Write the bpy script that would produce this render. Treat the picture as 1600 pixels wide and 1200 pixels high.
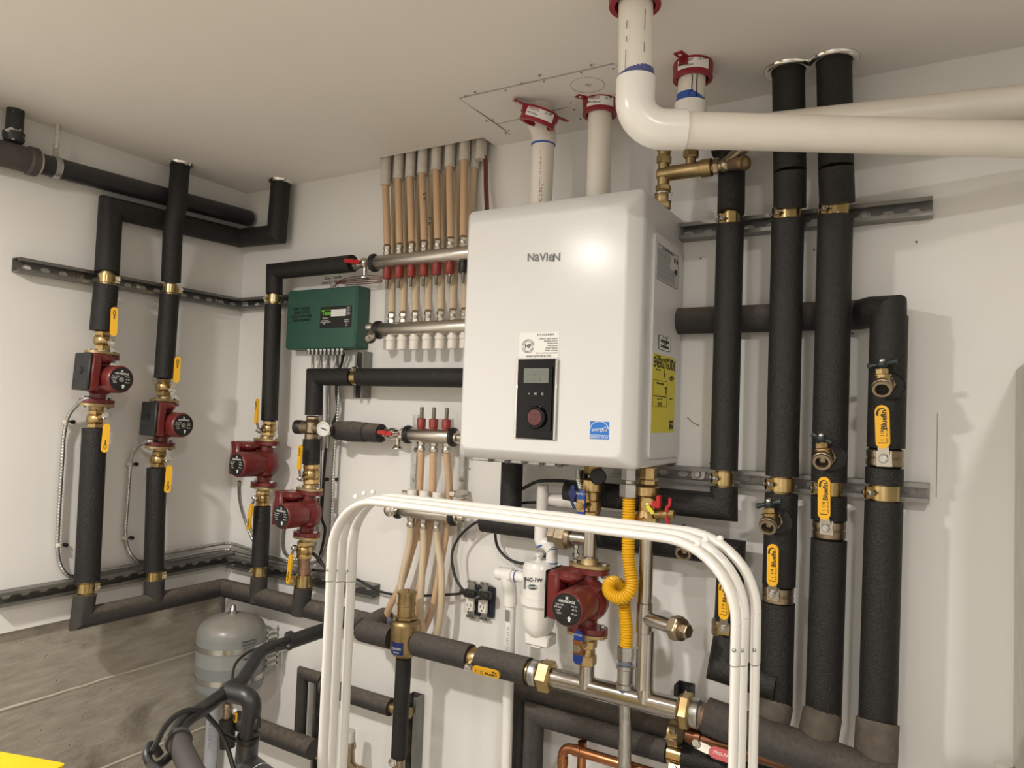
import bpy, bmesh, math, random
from mathutils import Vector, Matrix
random.seed(4)
for o in list(bpy.data.objects): bpy.data.objects.remove(o, do_unlink=True)
COL = bpy.context.scene.collection
V = Vector
# ------------------------------------------------------------------ camera, light, exposure
# world: corner of left and back wall at x=0,y=0; room is x>0,y<0; floor z=0 (metres)
FPX = 1120.0
CAM = V((2.30, -1.80, 1.55))
YAW, PIT, ROL = 0.54066, 0.04225, -0.03657
cy, sy, cp, sp, cr, sr = math.cos(YAW), math.sin(YAW), math.cos(PIT), math.sin(PIT), math.cos(ROL), math.sin(ROL)
FW = V((-sy*cp, cy*cp, sp)); _rt = V((cy, sy, 0)); _dn = FW.cross(_rt)
RT = cr*_rt + sr*_dn; DN = -sr*_rt + cr*_dn
cd = bpy.data.cameras.new('camera'); cam = bpy.data.objects.new('camera', cd); COL.objects.link(cam)
cd.sensor_fit = 'HORIZONTAL'; cd.sensor_width = 36.0; cd.lens = FPX/1600*36; cd.clip_start = 0.02
UPV = -DN; BK = -FW
cam.matrix_world = Matrix(((RT.x, UPV.x, BK.x, CAM.x), (RT.y, UPV.y, BK.y, CAM.y), (RT.z, UPV.z, BK.z, CAM.z), (0, 0, 0, 1)))
SC = bpy.context.scene; SC.camera = cam
SC.view_settings.view_transform = 'Standard'; SC.view_settings.look = 'None'
SC.view_settings.gamma = 1.0; SC.view_settings.use_curve_mapping = False
SC.view_settings.exposure = -0.08
w = bpy.data.worlds.new('world'); SC.world = w; w.use_nodes = True
w.node_tree.nodes['Background'].inputs[0].default_value = (0.9, 0.85, 0.75, 1)
w.node_tree.nodes['Background'].inputs[1].default_value = 0.05
def lamp(name, loc, power, size, col):
    l = bpy.data.lights.new(name, 'AREA'); l.shape = 'DISK'; l.size = size; l.energy = power; l.color = col
    o = bpy.data.objects.new(name, l); COL.objects.link(o); o.location = loc
    return o
WARM = (1.0, 0.95, 0.89)
ZC = 2.36
lamp('ceiling_lamp_left', (0.84, -2.0, ZC-0.012), 47, 0.14, WARM)
lamp('ceiling_lamp_right', (2.68, -1.87, ZC-0.012), 22, 0.14, WARM)
lamp('added_fill_rear', (1.9, -3.7, ZC-0.012), 30, 0.16, WARM)  # added fill light without a known fixture, raises bounce behind the camera
# ------------------------------------------------------------------ survey helpers (photo pixel -> point on a real plane)
def ray(px, py): return FW + RT*((px-800)/FPX) + DN*((py-600)/FPX)
def W(px, py, d=0.0):            # at distance d in front of the back wall
    r = ray(px, py); return CAM + r*((-d-CAM.y)/r.y)
def L(px, py, e=0.0):            # at distance e from the left wall
    r = ray(px, py); return CAM + r*((e-CAM.x)/r.x)
def C(px, py, z=ZC):             # at height z
    r = ray(px, py); return CAM + r*((z-CAM.z)/r.z)
def Z(px, py, dep): return CAM + ray(px, py)*dep
def dep(P): return (V(P)-CAM).dot(FW)
def rad(P, wpx): return wpx*0.5*dep(P)/FPX*0.97
X, Y, UP = V((1,0,0)), V((0,1,0)), V((0,0,1))
# ------------------------------------------------------------------ mesh builder
def perp(d):
    d = d.normalized(); a = UP if abs(d.z) < 0.9 else X
    u = d.cross(a).normalized(); return u, u.cross(d).normalized()
class MB:
    def __init__(s): s.v = []; s.f = []
    def add(s, vs, fs):
        n = len(s.v); s.v += [V(p) for p in vs]; s.f += [tuple(i+n for i in q) for q in fs]; return s
    def rings(s, R, cap0=True, cap1=True, loop=False):
        k = len(R[0]); vs = [p for r in R for p in r]; fs = []
        m = len(R)
        for i in range(m if loop else m-1):
            a, b = i*k, ((i+1) % m)*k
            for j in range(k): fs.append((a+j, a+(j+1) % k, b+(j+1) % k, b+j))
        if not loop:
            if cap0: fs.append(tuple(range(k))[::-1])
            if cap1: fs.append(tuple((m-1)*k+j for j in range(k)))
        return s.add(vs, fs)
    def lathe(s, o, ax, prof, seg=20, cap=True, ref=None, ph=0.0):
        o = V(o); ax = V(ax).normalized()
        if ref is None: u, w2 = perp(ax)
        else:
            u = (V(ref)-ax*ax.dot(V(ref))).normalized(); w2 = ax.cross(u)
        R = []
        for t, r in prof:
            R.append([o+ax*t+(u*math.cos(ph+2*math.pi*j/seg)+w2*math.sin(ph+2*math.pi*j/seg))*max(r, 1e-4) for j in range(seg)])
        return s.rings(R, cap, cap)
    def cyl(s, a, b, r, r2=None, seg=16):
        a = V(a); b = V(b); l = (b-a).length
        return s.lathe(a, b-a, [(0, r), (l, r if r2 is None else r2)], seg)
    def hexa(s, a, b, r, ref=None):          # chamfered hexagon nut between a and b
        a = V(a); b = V(b); l = (b-a).length; c = min(l*.2, r*.12)
        return s.lathe(a, b-a, [(0, r*.88), (c, r), (l-c, r), (l, r*.88)], 6, True, ref)
    def tube(s, pts, r, seg=14, cap=True):   # mitred sweep, constant radius
        P = [V(p) for p in pts]; D = [(P[i+1]-P[i]).normalized() for i in range(len(P)-1)]
        u, w2 = perp(D[0])
        R = [[P[0]+(u*math.cos(2*math.pi*j/seg)+w2*math.sin(2*math.pi*j/seg))*r for j in range(seg)]]
        for i in range(1, len(P)):
            dp = D[i-1]; n = (dp+D[i]).normalized() if i < len(D) else dp
            R.append([v+dp*((P[i]-v).dot(n)/dp.dot(n)) for v in R[-1]])
        return s.rings(R, cap, cap)
    def sweep(s, pts, rs, seg=10, cap=True, loop=False):   # parallel transport, radius list
        P = [V(p) for p in pts]; n = len(P)
        if not hasattr(rs, '__len__'): rs = [rs]*n
        T = []
        for i in range(n):
            if loop: t = P[(i+1) % n]-P[i-1]
            else: t = P[min(i+1, n-1)]-P[max(i-1, 0)]
            T.append(t.normalized())
        u, _ = perp(T[0]); R = []
        for i in range(n):
            u = (u-T[i]*u.dot(T[i])).normalized(); w2 = T[i].cross(u)
            R.append([P[i]+(u*math.cos(2*math.pi*j/seg)+w2*math.sin(2*math.pi*j/seg))*rs[i] for j in range(seg)])
        return s.rings(R, cap, cap, loop)
    def corr(s, pts, r0, r1, pitch, seg=8):
        Q = resample(pts, pitch/3.0); rs = [(r0, r1, r1)[i % 3] for i in range(len(Q))]
        return s.sweep(Q, rs, seg)
    def hull(s, pts):
        b = bmesh.new()
        for p in pts: b.verts.new(p)
        bmesh.ops.convex_hull(b, input=b.verts[:])
        b.verts.ensure_lookup_table(); b.verts.index_update()
        s.add([v.co.copy() for v in b.verts], [[v.index for v in f.verts] for f in b.faces]); b.free(); return s
    def box(s, c, dx, dy, dz, ch=0.0, ax=None):   # box sizes along frame axes
        c = V(c); a, b2, c2 = ax if ax else (X, Y, UP)
        hx, hy, hz = dx/2, dy/2, dz/2
        if ch <= 0:
            vs = [c+a*(i*hx)+b2*(j*hy)+c2*(k*hz) for i in (-1, 1) for j in (-1, 1) for k in (-1, 1)]
            return s.add(vs, [(0, 1, 3, 2), (4, 6, 7, 5), (0, 4, 5, 1), (2, 3, 7, 6), (0, 2, 6, 4), (1, 5, 7, 3)])
        ps = []
        for i in (-1, 1):
            for j in (-1, 1):
                for k in (-1, 1):
                    ps += [c+a*(i*(hx-ch))+b2*(j*(hy-ch))+c2*(k*hz), c+a*(i*(hx-ch))+b2*(j*hy)+c2*(k*(hz-ch)), c+a*(i*hx)+b2*(j*(hy-ch))+c2*(k*(hz-ch))]
        return s.hull(ps)
    def plate(s, poly, o, u, v, n, t):       # extruded outline
        o = V(o); k = len(poly)
        A = [o+u*p[0]+v*p[1] for p in poly]; B = [p+n*t for p in A]
        fs = [tuple(range(k))[::-1], tuple(k+i for i in range(k))]
        fs += [(i, (i+1) % k, k+(i+1) % k, k+i) for i in range(k)]
        return s.add(A+B, fs)
    def ball(s, o, r, seg=12, rg=8, sc=(1, 1, 1)):
        o = V(o); R = []
        for i in range(rg+1):
            a = math.pi*i/rg; R.append([o+V((math.sin(a)*math.cos(2*math.pi*j/seg)*r*sc[0], math.sin(a)*math.sin(2*math.pi*j/seg)*r*sc[1], math.cos(a)*r*sc[2])) for j in range(seg)])
        return s.rings(R)
    def quad(s, a, b, c, d): return s.add([a, b, c, d], [(0, 1, 2, 3)])
def resample(pts, step):
    P = [V(p) for p in pts]; out = [P[0].copy()]; acc = 0.0
    for a, b in zip(P, P[1:]):
        l = (b-a).length
        if l < 1e-9: continue
        t = step-acc
        while t <= l: out.append(a+(b-a)*(t/l)); t += step
        acc = (acc+l) % step
    if (out[-1]-P[-1]).length > 1e-4: out.append(P[-1].copy())
    return out
def smooth(pts, n=8):
    P = [V(p) for p in pts]; out = []
    for i in range(len(P)-1):
        p0 = P[i-1] if i else P[0]*2-P[1]; p1, p2 = P[i], P[i+1]; p3 = P[i+2] if i+2 < len(P) else P[-1]*2-P[-2]
        for k in range(n):
            t = k/n
            out.append(0.5*((2*p1)+(p2-p0)*t+(2*p0-5*p1+4*p2-p3)*t*t+(3*p1-p0-3*p2+p3)*t**3))
    return out+[P[-1]]
def fillet(pts, r, n=6):
    P = [V(p) for p in pts]; out = [P[0]]
    for i in range(1, len(P)-1):
        a = (P[i-1]-P[i]).normalized(); b = (P[i+1]-P[i]).normalized()
        ang = math.acos(max(-1, min(1, a.dot(b)))); d = r/math.tan(ang/2)
        cc = P[i]+(a+b).normalized()*(r/math.sin(ang/2)); s0 = P[i]+a*d-cc; s1 = P[i]+b*d-cc
        th = math.acos(max(-1, min(1, s0.dot(s1)/(r*r))))
        for k in range(n+1):
            t = k/n; out.append(cc+(s0*math.sin((1-t)*th)+s1*math.sin(t*th))/math.sin(th))
    return out+[P[-1]]
def rrect(w, h, r, n=4):
    o = []
    for cx, cy_, a0 in ((w/2-r, h/2-r, 0), (-w/2+r, h/2-r, 90), (-w/2+r, -h/2+r, 180), (w/2-r, -h/2+r, 270)):
        for k in range(n+1):
            a = math.radians(a0+90*k/n); o.append((cx+r*math.cos(a), cy_+r*math.sin(a)))
    return o
def circ(r, n=24, sx=1.0): return [(r*sx*math.cos(2*math.pi*i/n), r*math.sin(2*math.pi*i/n)) for i in range(n)]
# ------------------------------------------------------------------ objects
def thing(name, label, cat, loc, group=None):
    o = bpy.data.objects.new(name, None); COL.objects.link(o); o.location = V(loc); o.empty_display_size = 0.05
    o['label'] = label; o['category'] = cat
    if group: o['group'] = group
    return o
def worldloc(o):
    p = V(o.location)
    while o.parent: o = o.parent; p += V(o.location)
    return p
def part(name, mb, m, parent=None, label=None, sharp=38, kind=None):
    me = bpy.data.meshes.new(name)
    if parent: base = worldloc(parent); loc = V((0, 0, 0))
    else:
        base = sum(mb.v, V((0, 0, 0)))/len(mb.v); base.z = min(v.z for v in mb.v); loc = base
    me.from_pydata([v-base for v in mb.v], [], mb.f)
    b = bmesh.new(); b.from_mesh(me); bmesh.ops.recalc_face_normals(b, faces=b.faces); b.to_mesh(me); b.free()
    me.polygons.foreach_set('use_smooth', [True]*len(me.polygons)); me.set_sharp_from_angle(angle=math.radians(sharp))
    me.materials.append(m)
    o = bpy.data.objects.new(name, me); COL.objects.link(o); o.location = loc
    if parent: o.parent = parent
    if label: o['label'] = label
    if kind: o['kind'] = kind
    return o
def struct(name, mb, m, **k): return part(name, mb, m, None, kind='structure', **k)
def solo(name, mb, m, label, cat, group=None, **k):
    o = part(name, mb, m, None, label, **k); o['category'] = cat
    if group: o['group'] = group
    return o
def text(s, pos, u, v, size, m, parent, name='lettering', align='CENTER', bold=0.0, sx=1.0):
    cu = bpy.data.curves.new('t', 'FONT'); cu.body = s; cu.size = size; cu.align_x = align; cu.align_y = 'CENTER'; cu.resolution_u = 2
    cu.offset = bold*size; cu.extrude = 0.0002
    t = bpy.data.objects.new('t', cu); me = bpy.data.meshes.new_from_object(t)
    bpy.data.objects.remove(t); bpy.data.curves.remove(cu)
    u = V(u).normalized(); v = V(v); v = (v-u*u.dot(v)).normalized(); n = u.cross(v)
    base = worldloc(parent)
    for q in me.vertices:
        c = q.co; q.co = V(pos)-base+u*(c.x*sx)+v*c.y+n*c.z
    me.materials.clear(); me.materials.append(m)
    o = bpy.data.objects.new(name, me); COL.objects.link(o); o.parent = parent
    return o
# ------------------------------------------------------------------ materials
def mat(name, col, rough=0.5, metal=0.0, bump=0.0, bscale=200.0, var=0.0, vscale=8.0, var2=None, coat=0.0, dust=None, spec=None, dscale=25, detail=3.0, trans=0.0, sss=0.0):
    m = bpy.data.materials.new(name); m.use_nodes = True; nt = m.node_tree; b = nt.nodes['Principled BSDF']; N = nt.nodes.new; LK = nt.links.new
    b.inputs['Base Color'].default_value = (*col, 1); b.inputs['Roughness'].default_value = rough; b.inputs['Metallic'].default_value = metal
    if coat: b.inputs['Coat Weight'].default_value = coat; b.inputs['Coat Roughness'].default_value = 0.08
    if spec is not None: b.inputs['Specular IOR Level'].default_value = spec
    if trans: b.inputs['Transmission Weight'].default_value = trans
    if sss: b.inputs['Subsurface Weight'].default_value = sss; b.inputs['Subsurface Radius'].default_value = (0.01, 0.006, 0.003)
    tc = N('ShaderNodeTexCoord')
    geo = N('ShaderNodeNewGeometry')
    src = None
    if var or dust:
        nz = N('ShaderNodeTexNoise'); nz.inputs['Scale'].default_value = vscale; nz.inputs['Detail'].default_value = 5
        LK(geo.outputs['Position'], nz.inputs['Vector'])
        rp = N('ShaderNodeValToRGB'); rp.color_ramp.elements[0].position = 0.3; rp.color_ramp.elements[1].position = 0.7
        c2 = var2 or tuple(max(0, c*(1-var)) for c in col)
        rp.color_ramp.elements[0].color = (*c2, 1); rp.color_ramp.elements[1].color = (*col, 1)
        LK(nz.outputs['Fac'], rp.inputs['Fac']); src = rp.outputs['Color']
        if dust:
            sx = N('ShaderNodeSeparateXYZ'); LK(geo.outputs['Normal'], sx.inputs[0])
            mr = N('ShaderNodeMapRange'); mr.inputs['From Min'].default_value = -0.1; mr.inputs['From Max'].default_value = 0.9
            LK(sx.outputs['Z'], mr.inputs['Value'])
            nz2 = N('ShaderNodeTexNoise'); nz2.inputs['Scale'].default_value = dscale; nz2.inputs['Detail'].default_value = 6; LK(geo.outputs['Position'], nz2.inputs['Vector'])
            mm = N('ShaderNodeMath'); mm.operation = 'MULTIPLY'; LK(mr.outputs[0], mm.inputs[0]); LK(nz2.outputs['Fac'], mm.inputs[1])
            m2 = N('ShaderNodeMath'); m2.operation = 'MULTIPLY'; m2.inputs[1].default_value = dust[1]; LK(mm.outputs[0], m2.inputs[0]); m2.use_clamp = True
            mx = N('ShaderNodeMix'); mx.data_type = 'RGBA'; LK(m2.outputs[0], mx.inputs['Factor']); LK(src, mx.inputs[6]); mx.inputs[7].default_value = (*dust[0], 1); src = mx.outputs[2]
        LK(src, b.inputs['Base Color'])
    if bump:
        n2 = N('ShaderNodeTexNoise'); n2.inputs['Scale'].default_value = bscale; n2.inputs['Detail'].default_value = detail; LK(geo.outputs['Position'], n2.inputs['Vector'])
        bp = N('ShaderNodeBump'); bp.inputs['Strength'].default_value = bump; bp.inputs['Distance'].default_value = 0.002; LK(n2.outputs['Fac'], bp.inputs['Height']); LK(bp.outputs['Normal'], b.inputs['Normal'])
    return m
M = {}
M['wall'] = mat('wall_paint', (0.80, 0.785, 0.755), 0.55, bump=0.08, bscale=90, var=0.03, vscale=3)
M['ceil'] = mat('ceiling_paint', (0.82, 0.785, 0.74), 0.6, bump=0.06, bscale=120, var=0.03, vscale=2.5)
M['floor'] = mat('floor_slab', (0.60, 0.57, 0.53), 0.7, bump=0.2, bscale=60, var=0.2, vscale=4)
M['foam'] = mat('black_foam', (0.020, 0.019, 0.018), 0.6, spec=0.4, bump=1.0, bscale=210, var=0.6, vscale=240, detail=2)
M['foam_d'] = mat('dusty_black_foam', (0.032, 0.029, 0.027), 0.75, bump=0.5, bscale=380, var=0.3, vscale=40, dust=((0.20, 0.165, 0.13), 1.0), dscale=60)
M['foam_s'] = mat('dusty_brown_foam', (0.15, 0.125, 0.10), 0.8, bump=0.6, bscale=380, var=0.35, vscale=50)
M['foam_g'] = mat('grey_worn_foam', (0.050, 0.046, 0.043), 0.72, bump=0.8, bscale=300, var=0.45, vscale=110, dust=((0.19, 0.16, 0.13), .75), dscale=140)
M['iron'] = mat('black_drain_pipe', (0.018, 0.018, 0.02), 0.45, bump=0.1, bscale=100, var=0.3, vscale=20, dust=((0.12, 0.10, 0.085), 0.8))
M['iron_d'] = mat('dusty_drain_fitting', (0.075, 0.065, 0.058), 0.6, bump=0.1, bscale=100, var=0.3, vscale=20)
M['brass'] = mat('brass', (0.58, 0.42, 0.20), 0.3, 1.0, bump=0.05, bscale=300, var=0.25, vscale=40)
M['brassb'] = mat('bright_zinc_brass', (0.60, 0.46, 0.22), 0.24, 1.0, var=0.2, vscale=30)
M['brassd'] = mat('dull_brass', (0.45, 0.335, 0.17), 0.4, 1.0, bump=0.1, bscale=250, var=0.3, vscale=30)
M['bronze'] = mat('cast_bronze', (0.42, 0.34, 0.24), 0.36, 1.0, bump=0.2, bscale=250, var=0.2, vscale=40)
M['flange'] = mat('gold_cast_flange', (0.50, 0.38, 0.20), 0.5, 0.8, bump=0.1, bscale=200, var=0.2, vscale=30)
M['copper'] = mat('copper', (0.62, 0.27, 0.13), 0.3, 1.0, bump=0.03, bscale=200, var=0.45, vscale=25)
M['copperb'] = mat('browned_copper', (0.22, 0.10, 0.055), 0.35, 1.0, bump=0.03, bscale=200, var=0.4, vscale=25)
M['copperd'] = mat('dull_copper', (0.40, 0.25, 0.17), 0.5, 0.8, bump=0.2, bscale=200, var=0.4, vscale=60)
M['steel'] = mat('stainless_steel', (0.55, 0.52, 0.48), 0.22, 1.0, bump=0.02, bscale=300, var=0.12, vscale=30)
M['bar'] = mat('brushed_manifold_steel', (0.60, 0.56, 0.50), 0.32, 1.0, bump=0.05, bscale=300, var=0.1, vscale=30)
M['zinc'] = mat('galvanised_zinc', (0.60, 0.60, 0.58), 0.35, 1.0, bump=0.05, bscale=200, var=0.3, vscale=60)
M['strut'] = mat('galvanised_strut', (0.27, 0.265, 0.25), 0.42, 0.85, bump=0.04, bscale=150, var=0.2, vscale=30)
M['chrome'] = mat('chrome', (0.75, 0.73, 0.70), 0.12, 1.0)
M['nickel'] = mat('nickel_plate', (0.62, 0.58, 0.51), 0.2, 1.0, var=0.15, vscale=60)
M['red'] = mat('pump_red_enamel', (0.16, 0.013, 0.013), 0.36, coat=0.3, bump=0.05, bscale=150, var=0.25, vscale=20, dust=((0.28, 0.13, 0.10), 0.35))
M['redcap'] = mat('red_cap_plastic', (0.26, 0.032, 0.024), 0.45)
M['redlev'] = mat('red_lever_enamel', (0.44, 0.016, 0.02), 0.35)
M['collar'] = mat('red_collar_paint', (0.30, 0.010, 0.022), 0.4, var=0.2, vscale=40)
M['blk'] = mat('black_plastic', (0.012, 0.012, 0.012), 0.4)
M['blkg'] = mat('black_gloss_panel', (0.005, 0.005, 0.006), 0.07, spec=0.3)
M['boxcov'] = mat('charcoal_cover_plastic', (0.018, 0.019, 0.021), 0.5, bump=0.1, bscale=300)
M['rub'] = mat('black_rubber_cord', (0.012, 0.012, 0.012), 0.45)
M['pvc'] = mat('white_pvc', (0.80, 0.76, 0.68), 0.34, bump=0.03, bscale=80, var=0.05, vscale=10, dust=((0.62, 0.50, 0.38), 0.45))
M['pvcw'] = mat('bright_white_pvc', (0.84, 0.82, 0.77), 0.25, var=0.03, vscale=10)
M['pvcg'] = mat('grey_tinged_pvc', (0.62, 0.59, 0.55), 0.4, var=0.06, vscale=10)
M['primer'] = mat('purple_primer', (0.10, 0.11, 0.30), 0.5, var=0.3, vscale=60)
M['primerb'] = mat('blue_glue', (0.03, 0.09, 0.42), 0.4)
M['pexo'] = mat('amber_pex', (0.62, 0.42, 0.26), 0.28, sss=0.15, var=0.06, vscale=8)
M['pexw'] = mat('pale_pex', (0.64, 0.52, 0.36), 0.32, sss=0.15, var=0.06, vscale=8)
M['slv'] = mat('chalky_white_sleeve', (0.66, 0.61, 0.54), 0.6, bump=0.15, bscale=150, var=0.15, vscale=80)
M['cap'] = mat('white_cap_plastic', (0.78, 0.74, 0.67), 0.4)
M['clear'] = mat('smoky_sight_tube', (0.16, 0.13, 0.10), 0.12, spec=0.7)
M['yel'] = mat('yellow_vinyl_grip', (0.82, 0.44, 0.012), 0.38)
M['hose'] = mat('yellow_gas_hose_coat', (0.78, 0.44, 0.012), 0.35)
M['yellab'] = mat('yellow_paper_label', (0.72, 0.62, 0.04), 0.5)
M['yelbin'] = mat('yellow_plastic', (0.86, 0.58, 0.015), 0.45, var=0.12, vscale=30)
M['blu'] = mat('blue_vinyl_grip', (0.012, 0.05, 0.30), 0.3)
M['dkblu'] = mat('dark_blue_enamel', (0.008, 0.02, 0.11), 0.3)
M['estar'] = mat('cyan_blue_print', (0.01, 0.16, 0.58), 0.4)
M['green'] = mat('green_enclosure', (0.026, 0.090, 0.064), 0.5, bump=0.04, bscale=200, var=0.06, vscale=6)
M['tgreen'] = mat('lime_print', (0.15, 0.55, 0.03), 0.5)
M['dkgreen'] = mat('dark_green_handle', (0.016, 0.028, 0.030), 0.3)
M['boiler'] = mat('boiler_white_enamel', (0.72, 0.715, 0.705), 0.185, spec=0.11, bump=0.03, bscale=260)
M['boilers'] = mat('boiler_case_white', (0.69, 0.685, 0.675), 0.3, bump=0.01, bscale=400)
M['tank'] = mat('grey_tank_enamel', (0.20, 0.215, 0.215), 0.32, var=0.05, vscale=12, dust=((0.34, 0.29, 0.23), 1.1))
M['tankb'] = mat('tank_strap_steel', (0.45, 0.45, 0.42), 0.25, 0.9)
M['ink'] = mat('black_ink', (0.012, 0.012, 0.012), 0.6)
M['gink'] = mat('grey_ink', (0.20, 0.20, 0.20), 0.6)
M['wink'] = mat('white_ink', (0.75, 0.75, 0.72), 0.5)
M['wlab'] = mat('white_paper_label', (0.80, 0.79, 0.76), 0.5)
M['glab'] = mat('pale_grey_label', (0.60, 0.60, 0.585), 0.5)
M['lcd'] = mat('grey_green_lcd', (0.16, 0.18, 0.15), 0.25)
M['knob'] = mat('reddish_dial_face', (0.15, 0.045, 0.042), 0.18, var=0.6, vscale=300)
M['rack'] = mat('white_rack_enamel', (0.78, 0.76, 0.71), 0.3)
M['bike'] = mat('matt_black_bike', (0.016, 0.016, 0.017), 0.42)
M['bikeg'] = mat('graphite_frame', (0.06, 0.06, 0.062), 0.35, 0.3)
M['grip'] = mat('dusty_rubber_grip', (0.045, 0.04, 0.037), 0.7, bump=0.3, bscale=400)
M['lead'] = mat('bluegrey_paint', (0.17, 0.21, 0.30), 0.5)
M['wire'] = mat('rusty_wire', (0.13, 0.035, 0.03), 0.5)
M['cord'] = mat('plaster_ridge', (0.60, 0.55, 0.46), 0.8, bump=0.4, bscale=120, var=0.2, vscale=60)
M['navy'] = mat('near_black_box', (0.008, 0.010, 0.022), 0.5)
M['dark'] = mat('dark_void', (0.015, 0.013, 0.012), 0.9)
M['pvcb'] = mat('shade_greyed_white_pvc', (0.40, 0.41, 0.43), 0.45)  # white pipe; the tank's shade is put into its grey colour
M['gauge'] = mat('gauge_face', (0.70, 0.70, 0.68), 0.25)
def concrete():
    m = mat('board_formed_concrete', (0.27, 0.245, 0.205), 0.8); nt = m.node_tree; b = nt.nodes['Principled BSDF']; N = nt.nodes.new; LK = nt.links.new
    g = N('ShaderNodeNewGeometry'); mp = N('ShaderNodeMapping'); mp.inputs['Scale'].default_value = (1, 2.2, 9); mp.inputs['Rotation'].default_value = (0.12, 0, 0); LK(g.outputs['Position'], mp.inputs[0])
    n1 = N('ShaderNodeTexNoise'); n1.inputs['Scale'].default_value = 4; n1.inputs['Detail'].default_value = 8; n1.inputs['Roughness'].default_value = .65; LK(mp.outputs[0], n1.inputs['Vector'])
    r1 = N('ShaderNodeValToRGB'); e = r1.color_ramp.elements; e[0].position = .33; e[0].color = (0.29, 0.262, 0.215, 1); e[1].position = .66; e[1].color = (0.41, 0.372, 0.31, 1); LK(n1.outputs['Fac'], r1.inputs['Fac'])
    n2 = N('ShaderNodeTexNoise'); n2.inputs['Scale'].default_value = 4.2; n2.inputs['Detail'].default_value = 7; LK(g.outputs['Position'], n2.inputs['Vector'])
    r2 = N('ShaderNodeValToRGB'); r2.color_ramp.elements[0].position = .56; r2.color_ramp.elements[0].color = (0, 0, 0, 1); r2.color_ramp.elements[1].position = .66; r2.color_ramp.elements[1].color = (1, 1, 1, 1); LK(n2.outputs['Fac'], r2.inputs['Fac'])
    mx = N('ShaderNodeMix'); mx.data_type = 'RGBA'; mx.blend_type = 'MULTIPLY'; LK(r2.outputs['Color'], mx.inputs['Factor']); LK(r1.outputs['Color'], mx.inputs[6]); mx.inputs[7].default_value = (.60, .58, .55, 1)
    vo = N('ShaderNodeTexVoronoi'); vo.inputs['Scale'].default_value = 26; LK(g.outputs['Position'], vo.inputs['Vector'])
    r3 = N('ShaderNodeValToRGB'); r3.color_ramp.elements[0].position = .05; r3.color_ramp.elements[0].color = (0, 0, 0, 1); r3.color_ramp.elements[1].position = .12; r3.color_ramp.elements[1].color = (1, 1, 1, 1); LK(vo.outputs['Distance'], r3.inputs['Fac'])
    ad = N('ShaderNodeMath'); ad.operation = 'MULTIPLY_ADD'; LK(r3.outputs['Color'], ad.inputs[0]); ad.inputs[1].default_value = .5; LK(n1.outputs['Fac'], ad.inputs[2])
    n4 = N('ShaderNodeTexNoise'); n4.inputs['Scale'].default_value = 70; n4.inputs['Detail'].default_value = 5; LK(g.outputs['Position'], n4.inputs['Vector'])
    a2 = N('ShaderNodeMath'); a2.operation = 'MULTIPLY_ADD'; LK(n4.outputs['Fac'], a2.inputs[0]); LK(r2.outputs['Color'], a2.inputs[1]); LK(ad.outputs[0], a2.inputs[2])
    bp = N('ShaderNodeBump'); bp.inputs['Strength'].default_value = .6; bp.inputs['Distance'].default_value = .007; LK(a2.outputs[0], bp.inputs['Height']); LK(bp.outputs['Normal'], b.inputs['Normal'])
    LK(mx.outputs[2], b.inputs['Base Color']); return m
M['conc'] = concrete()
M['pier'] = mat('rough_pale_plaster', (0.66, 0.63, 0.56), 0.75, bump=0.35, bscale=40, var=0.12, vscale=14)
M['fleck'] = mat('paint_flecked_black', (0.02, 0.02, 0.022), 0.5, var=0.1, vscale=28, var2=(0.55, 0.52, 0.48))
_r = [n for n in M['fleck'].node_tree.nodes if n.type == 'VALTORGB'][0].color_ramp; _r.elements[0].position = .36; _r.elements[1].position = .39
M['pencil'] = mat('pencil_grey', (0.33, 0.31, 0.285), 0.7)
# ================================================================== THE SETTING
XR, YF = 4.2, -4.4
ZD = 0.87                                   # bottom edge of the left drywall
struct('floor', MB().box((XR/2, YF/2, -0.05), XR+.4, -YF+.4, 0.1), M['floor'])
wb = struct('wall_back', MB().box((XR/2, 0.05, ZC/2+.02), XR, 0.1, ZC+.04), M['wall'])
struct('wall_left', MB().box((-0.05, YF/2, (ZD+ZC)/2+.02), 0.1, -YF, ZC-ZD+.04), M['wall'])
lc = struct('wall_left_lower', MB().box((-0.07, YF/2, ZD/2), 0.1, -YF, ZD-.001), M['conc'], label='bare board-formed concrete below the drywall')
def seam(a, b, r):
    pts = [V(a).lerp(V(b), i/40)+V((0, 0, random.uniform(-.0018, .0018))) for i in range(41)]
    part('form_seam', MB().sweep(pts, [r*random.uniform(.6, 1.1) for _ in pts], 6), M['cord'], lc, 'pale plaster ridge between form boards')
g1a, g1b = L(0, 1107, -.02), L(312, 1016, -.02); g2a, g2b = L(160, 1199, -.02), L(322, 1135, -.02)
z1 = (g1a.z+g1b.z)/2; z2 = (g2a.z+g2b.z)/2
seam((-.02, -2.2, z1-.01), (-.02, 0, g1b.z), .005); seam((-.02, -2.2, z2), (-.02, 0, z2), .0045)
struct('wall_right', MB().box((XR+.05, YF/2, ZC/2), 0.1, -YF, ZC), M['wall'])
struct('wall_front', MB().box((XR/2, YF-.05, ZC/2), XR, 0.1, ZC), M['wall'])
struct('wall_right_lower', MB().box((2.62, -.27, .842), .38, .54, 1.684, .006), M['pier'], label='low plastered concrete pier at the right edge')
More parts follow.
